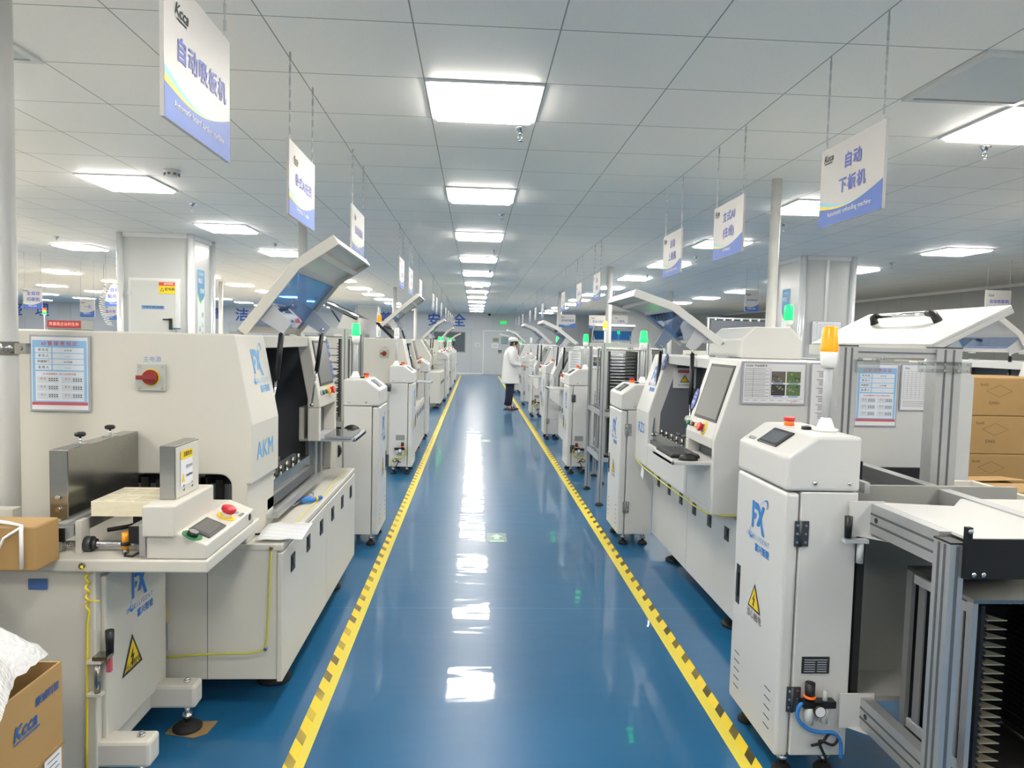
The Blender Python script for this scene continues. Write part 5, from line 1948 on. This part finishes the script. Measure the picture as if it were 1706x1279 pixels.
# ---------------------------------------------------------------- hung signs
def chain(O, z1, parent):
    q = MB()
    x, y, z = O
    k = 0
    while z < z1 - .004:
        h = min(.03, z1 - z)
        if k % 2:
            q.box(x - .0045, x + .0045, y - .0012, y + .0012, z - .003, z + h + .003)
        else:
            q.box(x - .0012, x + .0012, y - .0045, y + .0045, z - .003, z + h + .003)
        z += .027
        k += 1
    return q.build('chain', CHAINM, parent)
def hung_sign(O, R, w, h, lines, eng, lab, group=None, real_chain=True, right_logo=False, tsz=None):
    """O: centre of the printed face, R: reading direction, R x up faces the viewer"""
    O, R = Vector(O), Vector(R)
    n = R.cross(ZP).normalized()
    t = thing('hanging_sign', (O.x, O.y, O.z + h / 2), lab, 'sign', group)
    q = MB()
    q.obox(tuple(O - R * w / 2 - ZP * h / 2 - n * .012), tuple(R * w), tuple(n * .012), tuple(ZP * h))
    q.build('board', SIGNW, t)
    q = MB()
    def curve(f0, f1, bow, k=16):
        return [(-w / 2 + w * i / k, -h / 2 + h * (f0 + (f1 - f0) * i / k) - h * bow * sin(pi * i / k)) for i in range(k + 1)]
    c0 = curve(.24, .345, .10)
    q.flat(O, R, ZP, [(-w / 2, -h / 2), (w / 2, -h / 2)] + c0[::-1], 0, .001)
    c1 = curve(.295, .347, .118)
    q.flat(O, R, ZP, c0 + c1[::-1], 1, .0012)
    c2 = curve(.35, .349, .135)
    q.flat(O, R, ZP, c1 + c2[::-1], 2, .0014)
    q.build('swoosh_print', [SIGNB, SIGNY, CYAN], t)
    q = MB()
    n_l = len(lines)
    for i, s in enumerate(lines):
        sz = tsz or min(h * .20, w * .74 / max(1, len(s)))
        q.text(s, O + ZP * (h * (.02 if n_l == 1 else .23 - i * .29)) + R * (w * .04), R, ZP, sz, 0, bold=.022, lift=.002, sp=1.12)
    q.text(eng, O - ZP * h * .365, R, ZP, min(h * .085, w * 1.72 / max(8, len(eng))), 1, bold=.008, lift=.002)
    lx_, lz_ = (.27, .29) if n_l == 1 else (.36, .37)
    q.text('Kcca', O - R * w * lx_ + ZP * h * lz_, R, ZP, h * .12, 2, bold=.02, lift=.002, shear=.3)
    q.rect(O - R * w * lx_ + ZP * h * (lz_ - .06), R, ZP, -w * .075, w * .06, -h * .006, h * .006, 2, .002)
    q.build('lettering', [SIGNT, PAPER, INK], t)
    for sgn in (-1, 1):
        P = O + R * (w * .44 * sgn) - n * .006
        if real_chain:
            chain((P.x, P.y, O.z + h / 2), CEIL, t)
        else:
            MB().cyl((P.x, P.y, O.z + h / 2), (P.x, P.y, CEIL), .0022, n=5).build('chain', CHAINM, t)
    return t
LS = [(1.98, 2.485, 2.135, 2.535, ['自动吸板机'], 'Automatic board suction machine', 'largest hung sign, reading automatic board suction machine, above the suction feeder'),
      (3.25, 3.75, 2.10, 2.435, ['卧式AI在线'], 'Horizontal AI online', 'hung sign reading horizontal AI online, above the AKM machine'),
      (4.86, 5.38, 2.13, 2.455, ['自动收板机'], 'Automatic unloading machine', 'hung sign partly behind the raised AKM hood tip')]
for y0, y1, z0, z1, ln, en, lab in LS:
    hung_sign((-.85, (y0 + y1) / 2, (z0 + z1) / 2), YP, y1 - y0, z1 - z0, ln, en, lab, 'signs hung along the closet side of the aisle')
LF = [7.85, 9.0, 10.6, 13.9, 15.1, 17.2, 19.8, 21.6, 23.2, 25.0, 26.8, 28.6]
words_ = [['自动', '上板机'], ['立式AI', '(在线)'], ['自动', '下板机'], ['卧式AI在线']]
for k, y in enumerate(LF):
    hung_sign((-.85, y + .25, 2.29), YP, .5, .33, words_[k % 4], 'Automatic loading machine' if k % 4 != 1 else 'AI Vertical',
              '%s hung sign along the closet side, counted beyond the raised AKM hood' % ORD[k], 'signs hung along the closet side of the aisle', k < 2)
RS = [(2.61, 3.10, 2.085, 2.42, ['自动', '下板机'], 'Automatic unloading machine', 'large hung sign reading automatic unloading machine, above the board unloader'),
      (4.01, 4.51, 2.10, 2.43, ['立式AI', '(在线)'], 'AI Vertical', 'hung sign reading vertical AI online, above the RZS machine'),
      (5.23, 5.73, 2.095, 2.43, ['自动', '上板机'], 'Automatic loading machine', 'hung sign reading automatic loading machine, by the white pole')]
for y0, y1, z0, z1, ln, en, lab in RS:
    hung_sign((1.52, (y0 + y1) / 2, (z0 + z1) / 2), YN, y1 - y0, z1 - z0, ln, en, lab, 'signs hung along the carton side of the aisle')
RF = [8.65, 10.2, 12.1, 15.9, 17.8, 19.6, 22.6, 24.6, 26.6]
for k, y in enumerate(RF):
    hung_sign((1.52, y + .25, 2.27), YN, .5, .33, words_[(k + 2) % 4], 'Automatic unloading machine' if (k + 2) % 4 != 1 else 'AI Vertical',
              '%s hung sign along the carton side, counted beyond the camouflage hood' % ORD[k], 'signs hung along the carton side of the aisle', k < 2)
FS = [(-7.28, 12.0, 2.07, .30, .34, ['全自动', '印刷机'], 'white and blue sign hung before the tidy banner'),
      (-7.05, 13.2, 1.985, .26, .31, ['一区'], 'hung sign reading zone one before the order banner'),
      (-6.95, 13.8, 1.93, .26, .30, ['贴片机'], 'hung sign just beyond the zone one sign'),
      (-5.93, 11.9, 2.15, .30, .36, ['自动', '贴片机'], 'hung sign beside the coiled hose and closet'),
      (1.95, 15.0, 2.02, .36, .27, ['自动收板机'], 'hung sign facing the entrance beside the third raised hood'),
      (2.52, 14.5, 2.0, .36, .27, ['卧式AI在线'], 'hung sign facing the entrance above the blue window machine'),
      (3.20, 15.5, 2.05, .34, .27, ['上板机'], 'hung sign facing the entrance near the split-panel pillar'),
      (4.37, 11.0, 2.29, .22, .34, ['成品暂放区'], 'hung sign reading finished goods zone near the split-panel pillar'),
      (7.05, 9.2, 2.24, .36, .32, ['自动收板机'], 'hung sign above the white rear hood, before the side wall')]
for x, y, z, w, h, ln, lab in FS:
    hung_sign((x, y, z), XP, w, h, ln, 'Keep clean', lab, None, False)

# ---------------------------------------------------------------- notices on the machines
def notice(O, R, w, h, name, lab, kind, group=None):
    """framed notice; O is the lower corner at the reading start"""
    O, R = Vector(O), Vector(R)
    n = R.cross(ZP).normalized()
    t = thing('notice_board', tuple(O), lab, 'notice', group)
    q = MB()
    q.obox(tuple(O + n * .001), tuple(R * w), tuple(n * .006), tuple(ZP * h))
    q.build('frame', PAPERG, t, .002)
    m_ = .03 * w if kind != 'six' else .035 * w
    O2 = O + n * .0075
    q = MB()
    q.rect(O2, R, ZP, m_, w - m_, m_, h - m_, 0)
    q.build('sheet', PAPER, t)
    p = MB()
    tx = MB()
    if kind == 'six':
        p.rect(O2, R, ZP, .05 * w, .95 * w, .12 * h, .93 * h, 0, .0005)
        p.rect(O2, R, ZP, .04 * w, .96 * w, .085 * h, .125 * h, 1, .0008)
        for i in range(4):
            y = h * (.835 - i * .075)
            p.rect(O2, R, ZP, .10 * w, .365 * w, y - .066 * h, y, 2, .0008)
            p.rect(O2, R, ZP, .385 * w, .90 * w, y - .066 * h, y, 2, .0008)
            tx.text(['责 任 区', '责 任 人', '所属部门', '监 督 人'][i], O2 + R * .235 * w + ZP * (y - .033 * h), R, ZP, .038 * h, 0, lift=.0012, bold=.01)
            tx.text(['AI 车 间', '———', 'AI 车间部', '———'][i], O2 + R * .64 * w + ZP * (y - .036 * h), R, ZP, .026 * h, 0, lift=.0012, bold=.01)
        p.rect(O2, R, ZP, .10 * w, .90 * w, .14 * h, .525 * h, 2, .0008)
        tx.text('6S 管 理 责 任 区', O2 + R * .5 * w + ZP * .885 * h, R, ZP, .062 * h, 1, lift=.0012, bold=.015)
        tx.text('6S 你我要携手, 持之以恒是关键!', O2 + R * .5 * w + ZP * .49 * h, R, ZP, .030 * h, 1, lift=.0012, bold=.012)
        for i, wd in enumerate(('整 理', '清 洁', '整 顿', '素 养', '清 扫', '安 全')):
            xx, yy = (.13 + .40 * (i % 2)) * w, h * (.455 - .105 * (i // 2))
            p.rect(O2, R, ZP, xx, xx + .355 * w, yy - .08 * h, yy, 3, .0011)
            tx.text(wd, O2 + R * (xx + .095 * w) + ZP * (yy - .028 * h), R, ZP, .030 * h, 1, lift=.0015)
            for r_ in range(2):
                for c_ in range(4):
                    tx.rect(O2, R, ZP, xx + (.19 + .04 * c_) * w, xx + (.212 + .04 * c_) * w, yy - (.032 + .024 * r_) * h, yy - (.018 + .024 * r_) * h, 0, .0015)
    elif kind == 'guide':
        tx.text('RZ600  作业指导书', O2 + R * .22 * w + ZP * .90 * h, R, ZP, .06 * h, 0, lift=.001, bold=.01)
        for i in range(16):
            y = h * (.82 - i * .042)
            tx.rect(O2, R, ZP, .06 * w, (.36 + .06 * ((i * 5) % 2)) * w, y, y + .007 * h, 2, .001)
            if i % 3 == 0:
                tx.rect(O2, R, ZP, .05 * w, .44 * w, y + .02 * h, y + .023 * h, 2, .001)
        for x in (.05, .17, .44):
            tx.rect(O2, R, ZP, x * w, (x + .004) * w, .17 * h, .84 * h, 2, .001)
        for i in range(7):
            tx.rect(O2, R, ZP, (.05 + .13 * i) * w, (.12 + .13 * i) * w, .10 * h, .107 * h, 2, .001)
        tx.rect(O2, R, ZP, .05 * w, .95 * w, .15 * h, .154 * h, 2, .001)
        cols = [4, 5, 6, 5]
        for i in range(4):
            xx, yy = (.455 + .235 * (i % 2)) * w, (.52 if i < 2 else .22) * h
            p.rect(O2, R, ZP, xx, xx + .215 * w, yy, yy + .26 * h, cols[i], .001)
            for k in range(7):
                a = xx + .01 * w + ((k * 37 + i * 13) % 17) / 17 * .17 * w
                bb = yy + .01 * h + ((k * 23 + i * 7) % 13) / 13 * .20 * h
                p.rect(O2, R, ZP, a, a + .03 * w, bb, bb + .035 * h, [7, 4, 6, 8][(k + i) % 4], .0013)
            p.rect(O2, R, ZP, xx + .03 * w, xx + .18 * w, yy - .035 * h, yy - .008 * h, 9, .001)
        tx.rect(O2, R, ZP, .77 * w, .86 * w, .07 * h, .075 * h, 1, .001)
        tx.rect(O2, R, ZP, .77 * w, .775 * w, .03 * h, .12 * h, 1, .001)
        tx.text('受控', O2 + R * .82 * w + ZP * .095 * h, R, ZP, .05 * h, 1, lift=.001)
    else:
        if kind == 'form':
            tx.text('Kcca', O2 + R * .16 * w + ZP * .91 * h, R, ZP, .05 * h, 0, lift=.001, bold=.02, shear=.3)
            for i in range(14):
                tx.rect(O2, R, ZP, .07 * w, .94 * w, h * (.84 - .045 * i), h * (.843 - .045 * i), 2, .001)
            for i in range(9):
                tx.rect(O2, R, ZP, (.07 + .108 * i) * w, (.074 + .108 * i) * w, .255 * h, .84 * h, 2, .001)
            for i in range(4):
                tx.rect(O2, R, ZP, .07 * w, (.8 - .1 * (i % 2)) * w, h * (.20 - .035 * i), h * (.207 - .035 * i), 2, .001)
        else:
            tx.text('设备安全操作规程', O2 + R * .5 * w + ZP * .92 * h, R, ZP, .035 * h, 0, lift=.001, bold=.01)
            for i in range(30):
                y = h * (.86 - i * .026)
                if i % 5 != 4:
                    tx.rect(O2, R, ZP, (.14 if i % 5 == 0 else .19) * w, (.55 if i % 5 == 0 else .88 - .15 * ((i * 7) % 3) / 2) * w, y, y + .009 * h, 2, .001)
    if p.v:
        p.build('print', [PAPERB, REDP, PAPERC, mat('cell_tint', '#cfd9e2', .6), mat('photo_grey', '#6c675f', .6), mat('photo_green', '#5f7a4a', .6), mat('photo_dark', '#3f3f3e', .6),
                          mat('photo_pale', '#a39c8c', .6), mat('photo_leaf', '#86a06a', .6), mat('caption_blue', '#7f9ed0', .6)], t)
    tx.build('lettering', [INK, REDP, INKG], t)
    return t
notice((-1.752, 2.868, 1.23), XP, .232, .303, 'six', 'blue framed responsibility notice beside the white pipe', 'six')
notice((1.345, 3.478, 1.262), XP, .335, .218, 'guide', 'work instruction sheet with four photographs beside the large screen', 'guide')
notice((1.700, 3.478, 1.155), XP, .225, .325, 'rules', 'grey framed text notice behind the orange lamp post', 'rules')
notice((1.935, 3.478, 1.160), XP, .225, .325, 'six', 'blue responsibility notice behind the aluminium gantry', 'six')
notice((2.172, 3.478, 1.245), XP, .20, .24, 'form', 'white form sheet clipped behind the far gantry post', 'form')
notice((1.40, 9.028, 1.22), XP, .28, .20, 'guide', 'photo instruction sheet on the machine behind the second cabinet', 'guide')
notice((1.20, 9.028, 1.20), XP, .17, .25, 'rules', 'pale text sheet beside the second cabinet lamp', 'rules')
notice((1.72, 9.028, 1.16), XP, .20, .28, 'rules', 'pale text sheet behind the tall magazine of grey boards', 'rules')
notice((1.95, 9.028, 1.16), XP, .20, .28, 'form', 'white form sheet behind the open aluminium frame', 'form')
notice((1.36, 12.178, 1.25), XP, .36, .24, 'guide', 'photo instruction sheet on the machine behind the third cabinet', 'guide')
notice((4.62, 9.478, 1.62), XP, .42, .32, 'form', 'framed notice at the base of the split-panel pillar', 'form')

# ---------------------------------------------------------------- cartons
pal = thing('pallet', (3.6, 4.75, 0), 'low wooden pallet under the stacked cartons', 'pallet')
for k in range(4):
    MB().box(3.22, 3.98, 4.45 + k * .155, 4.56 + k * .155, .10, .118).build('deck_board', CARDD, pal)
for x in (3.24, 3.56, 3.88):
    MB().box(x, x + .08, 4.45, 5.03, 0, .10).build('bearer', CARDD, pal)
for k, lab in enumerate(('lowest carton of the stack on the pallet', 'second carton up in the stack on the pallet', 'carton below the middle of the stack, beside the open carton',
                         'carton under the topmost one of the stack', 'topmost brown carton of the stack with a printed diamond')):
    z0 = .1185 + k * .2545
    dx = [0, .01, -.005, .008, .02][k]
    c = carton(3.235 + dx, 3.90 + dx, 4.45, 5.0, z0, z0 + .253, lab, 'stacked brown cartons', True)
    q = MB()
    o = (3.235 + dx, 4.448, z0)
    d = [(.115, .165), (.205, .205), (.295, .165), (.205, .125)]
    for i in range(4):
        a, b_ = Vector(d[i]), Vector(d[(i + 1) % 4])
        nn = Vector((-(b_ - a).y, (b_ - a).x)).normalized() * .001
        q.flat(o, XP, ZP, [tuple(a - nn), tuple(b_ - nn), tuple(b_ + nn), tuple(a + nn)])
    q.text('C/NO:', (3.235 + dx + .175, 4.448, z0 + .085), XP, ZP, .026, bold=.01)
    q.text('RoHS', (3.235 + dx + .10, 4.448, z0 + .205), XP, ZP, .024)
    q.build('print', mat('carton_ink', '#5a4630', .7), c)
oc = thing('open_carton', (2.98, 3.75, 0), 'brown carton with loose flaps and white labels in front of the carton stack', 'cardboard box')
x0, x1, y0, y1, zt = 2.70, 3.15, 3.60, 4.0, .80
MB().box(x0, x1, y0, y0 + .006, 0, zt).build('side_panel', CARD, oc)
MB().box(x0, x1, y1 - .006, y1, 0, zt).build('side_panel', CARD, oc)
MB().box(x0, x0 + .006, y0 + .006, y1 - .006, 0, zt).build('end_panel', CARD, oc)
MB().box(x1 - .006, x1, y0 + .006, y1 - .006, 0, zt).build('end_panel', CARD, oc)
q = MB()
q.obox((x0, y0, zt), (x1 - x0, 0, 0), (0, .20, .012), (0, 0, .004))
q.obox((x0, y1 - .20, zt + .02), (x1 - x0, 0, .01), (0, .20, -.016), (0, 0, .004))
q.build('flap', CARD, oc)
q = MB()
q.rect((0, y0 - .001, 0), XP, ZP, 2.80, 2.87, .70, .77)
q.build('paper_label', PAPER, oc)
q = MB()
q.rect((0, y0 - .001, 0), XP, ZP, 2.78, 2.88, .62, .69)
q.build('purple_label', mat('label_purple', '#c3b4dc', .5), oc)

# ---------------------------------------------------------------- the person
PX, PY = .80, 16.0
pr_ = thing('person', (PX, PY, 0), 'person in a white coat and white cap standing at a carton-side machine', 'person')
def skin_body():
    v, r, e = [], [], []
    def add(p, rad, par=None):
        v.append((PX + p[0], PY + p[1], p[2]))
        r.append(rad)
        if par is not None:
            e.append((par, len(v) - 1))
        return len(v) - 1
    pel = add((0, 0, .90), .115)
    ab = add((.0, 0, 1.05), .11, pel)
    ch = add((.02, 0, 1.25), .125, ab)
    nb = add((.04, 0, 1.38), .07, ch)
    nk = add((.065, 0, 1.43), .05, nb)
    hd = add((.09, 0, 1.50), .078, nk)
    add((.10, 0, 1.57), .082, hd)
    add((.175, 0, 1.515), .016, hd)       # nose
    for sg in (-1, 1):
        hp = add((0, sg * .085, .84), .09, pel)
        kn = add((.012 + .02 * sg, sg * .09, .48), .06, hp)
        an = add((-.03 + .03 * sg, sg * .095, .09), .036, kn)
        ba = add((.06 + .03 * sg, sg * .10, .035), .032, an)
        add((.13 + .03 * sg, sg * .10, .028), .026, ba)
        sh = add((.03, sg * .17, 1.33), .06, ch)
        el = add((.03, sg * .215, 1.09), .044, sh)
        wr = add((.235, sg * .17, 1.02), .03, el)
        pm = add((.30, sg * .155, 1.01), .028, wr)
        for k, (dy, ln) in enumerate(((-.027, .065), (-.009, .078), (.009, .074), (.026, .058))):
            f0 = add((.332, sg * .155 + dy, 1.005 - .004 * k), .0095, pm)
            f1 = add((.332 + ln * .6, sg * .155 + dy * 1.15, .995), .0088, f0)
            add((.332 + ln, sg * .155 + dy * 1.2, .972), .0075, f1)
        t0 = add((.31, sg * .155 - sg * .035, .995), .0105, pm)
        add((.345, sg * .155 - sg * .05, .985), .009, t0)
    me = bpy.data.meshes.new('body')
    loc = pr_.location
    me.from_pydata([tuple(Vector(p) - loc) for p in v], e, [])
    o = bpy.data.objects.new('body', me)
    COL.objects.link(o)
    o.parent = pr_
    sk = o.modifiers.new('skin', 'SKIN')
    for i, rad in enumerate(r):
        me.skin_vertices[0].data[i].radius = (rad, rad)
    me.skin_vertices[0].data[0].use_root = True
    ss = o.modifiers.new('sub', 'SUBSURF')
    ss.levels = ss.render_levels = 2
    me.materials.append(SKIN)
    return o
body = skin_body()
def loft(name, rings, m, n=20):
    vs, fs = [], []
    for (cx_, cy_, z, rx, ry) in rings:
        for k in range(n):
            a = 2 * pi * k / n
            wob = 1 + .02 * sin(5 * a + z * 20)
            vs.append((PX + cx_ + rx * cos(a) * wob, PY + cy_ + ry * sin(a) * wob, z))
    for i in range(len(rings) - 1):
        for k in range(n):
            fs.append((i * n + k, i * n + (k + 1) % n, (i + 1) * n + (k + 1) % n, (i + 1) * n + k))
    q = MB()
    q.add(vs, fs, 0, True)
    o = q.build(name, m, pr_)
    md = o.modifiers.new('thick', 'SOLIDIFY')
    md.thickness = .006
    md.offset = 1
    sb = o.modifiers.new('sub', 'SUBSURF')
    sb.levels = sb.render_levels = 1
    return o
loft('coat', [(.01, 0, .60, .205, .235), (.005, 0, .66, .200, .23), (0, 0, .80, .18, .215), (-.005, 0, .95, .165, .195), (0, 0, 1.08, .155, .185), (.01, 0, 1.22, .16, .20), (.02, 0, 1.32, .145, .215), (.03, 0, 1.385, .105, .15), (.05, 0, 1.42, .07, .075), (.055, 0, 1.445, .062, .062)], COAT)
q = MB()
for sg in (-1, 1):
    q.tube([(PX + .02, PY + sg * .15, 1.37), (PX + .03, PY + sg * .19, 1.31), (PX + .03, PY + sg * .225, 1.20), (PX + .03, PY + sg * .228, 1.09), (PX + .06, PY + sg * .22, 1.06), (PX + .15, PY + sg * .195, 1.04), (PX + .235, PY + sg * .172, 1.022)], [.06, .075, .072, .062, .06, .054, .046], 14)
q.build('sleeve', COAT, pr_)
q = MB()
for sg in (-1, 1):
    q.tube([(PX + 0, PY + sg * .085, .92), (PX + 0, PY + sg * .088, .75), (PX + .012 + .02 * sg, PY + sg * .09, .48), (PX - .012 + .025 * sg, PY + sg * .093, .22), (PX - .03 + .03 * sg, PY + sg * .095, .10)], [.108, .10, .082, .068, .064], 16)
q.build('trousers', TROUS, pr_)
for sg in (-1, 1):
    q = MB()
    cx_ = PX + .03 * sg
    q.prism([(cx_ - .075, PY + sg * .10 - .04), (cx_ + .06, PY + sg * .10 - .05), (cx_ + .17, PY + sg * .10 - .045), (cx_ + .195, PY + sg * .10), (cx_ + .17, PY + sg * .10 + .045), (cx_ + .06, PY + sg * .10 + .05), (cx_ - .075, PY + sg * .10 + .04), (cx_ - .095, PY + sg * .10)], 'z', 0.0, .022)
    q.tube([(cx_ + .09, PY + sg * .10 - .045, .015), (cx_ + .085, PY + sg * .10 - .03, .06), (cx_ + .085, PY + sg * .10 + .03, .06), (cx_ + .09, PY + sg * .10 + .045, .015)], .014, 8)
    q.tube([(cx_ - .04, PY + sg * .10 - .04, .015), (cx_ - .07, PY + sg * .10, .05), (cx_ - .04, PY + sg * .10 + .04, .015)], .008, 8)
    q.build('sandal', SANDAL, pr_)
q = MB()
q.ell((PX + .085, PY, 1.535), .096, .088, .075, 18, 12)
q.ell((PX + .03, PY, 1.49), .05, .065, .05, 14, 10)
q.build('hair', HAIR, pr_)
q = MB()
q.ell((PX + .06, PY, 1.595), .112, .105, .062, 20, 12)
q.lathe((PX + .075, PY, 1.558), [(.098, 0), (.103, .012), (.106, .035)], 22)
q.build('cap', COAT, pr_)
q = MB()
for sg in (-1, 1):
    q.ell((PX + .158, PY + sg * .03, 1.525), .008, .010, .007, 8, 6)
q.build('eye', INK, pr_)
q = MB()
q.ell((PX + .163, PY, 1.475), .008, .02, .005, 8, 6)
q.build('mouth', mat('lip', '#9a5f55', .5), pr_)
q = MB()
for sg in (-1, 1):
    q.ell((PX + .08, PY + sg * .082, 1.51), .018, .010, .028, 8, 6)
q.build('ear', SKIN, pr_)

# ---------------------------------------------------------------- closed machines added on outer lines to bounce light upward
def bounce_machine(x, y, w, l, h, face, lab):
    t = thing('bounce_machine', (x + w / 2, y + l / 2, 0), lab, 'machine', 'closed machines added for bounced light')
    MB().box(x, x + w, y, y + l, .12, .78).build('lower_cabinet', WHITE2, t, .008)
    s0, s1 = (x + .12, x + w) if face < 0 else (x, x + w - .12)
    q = MB()
    if face < 0:
        q.prism([(s0, .782), (s0, 1.1), (s0 + .18, h), (s1, h), (s1, .782)], 'y', y, y + l)
    else:
        q.prism([(s0, .782), (s0, h), (s1 - .18, h), (s1, 1.1), (s1, .782)], 'y', y, y + l)
    q.build('cover', WHITE, t, .008)
    xs = x if face < 0 else x + w
    for k in range(2):
        q = MB()
        q.box(xs - .012, xs + .012, y + .05 + k * l / 2, y + l / 2 - .03 + k * l / 2, .18, .72)
        d = q.build('door', WHITE2, t, .004)
        q = MB()
        q.box(xs - .018, xs + .018, y + .12 + k * l / 2, y + .18 + k * l / 2, .58, .64)
        q.build('latch', BLACK, d)
    for fx in (x + .12, x + w - .12):
        for fy_ in (y + .15, y + l - .15):
            foot(t, fx, fy_, .13, .06)
    return t
cmp_ = None
LINES = [(-7.3, 1.7, 'second closet-side'), (-10.6, 2.0, 'third closet-side'), (-14.0, 2.0, 'fourth closet-side'), (-17.5, 2.0, 'fifth closet-side'), (-21.0, 2.0, 'sixth closet-side'),
         (7.0, 1.9, 'third carton-side')]
for li, (x, w, nm) in enumerate(LINES):
    for k in range(10):
        y = -4.0 + k * 3.1
        if y > 23 and x > 0:
            continue
        lab = 'added closed machine for bounced light in the %s line, %s along the hall' % (nm, ORD[k])
        if x + 3 < -10 and abs(y - 20) < 0:
            continue
        if -12.2 < x + w / 2 < -10 and 17.0 < y + 2.6 and y < 20.8:
            continue
        if x == -7.3 and 11.2 < y + 2.6 and y < 14.6:
            continue
        if cmp_ is None:
            cmp_ = bounce_machine(x, y, 1.9, 2.6, 1.40, 1, lab)
            C0 = Vector((x, y, 0))
        else:
            dup(cmp_, Vector((x, y, 0)) - C0, lab)
for k, y in enumerate((-3.6, -.7)):
    dup(cmp_, Vector((-4.6, y, 0)) - C0, 'added closed machine for bounced light behind the suction feeder, %s from the entrance' % ORD[k])
for k, (x, y) in enumerate(((3.9, -3.0), (3.9, .3), (-4.9, 4.0), (-4.9, 12.3), (-4.9, 15.4), (-4.9, 18.6), (-4.9, 22.0), (3.9, 20.5), (3.6, 23.9))):
    dup(cmp_, Vector((x, y, 0)) - C0, 'added closed machine for bounced light in the inner side lines, %s counted from the entrance' % ORD[k])
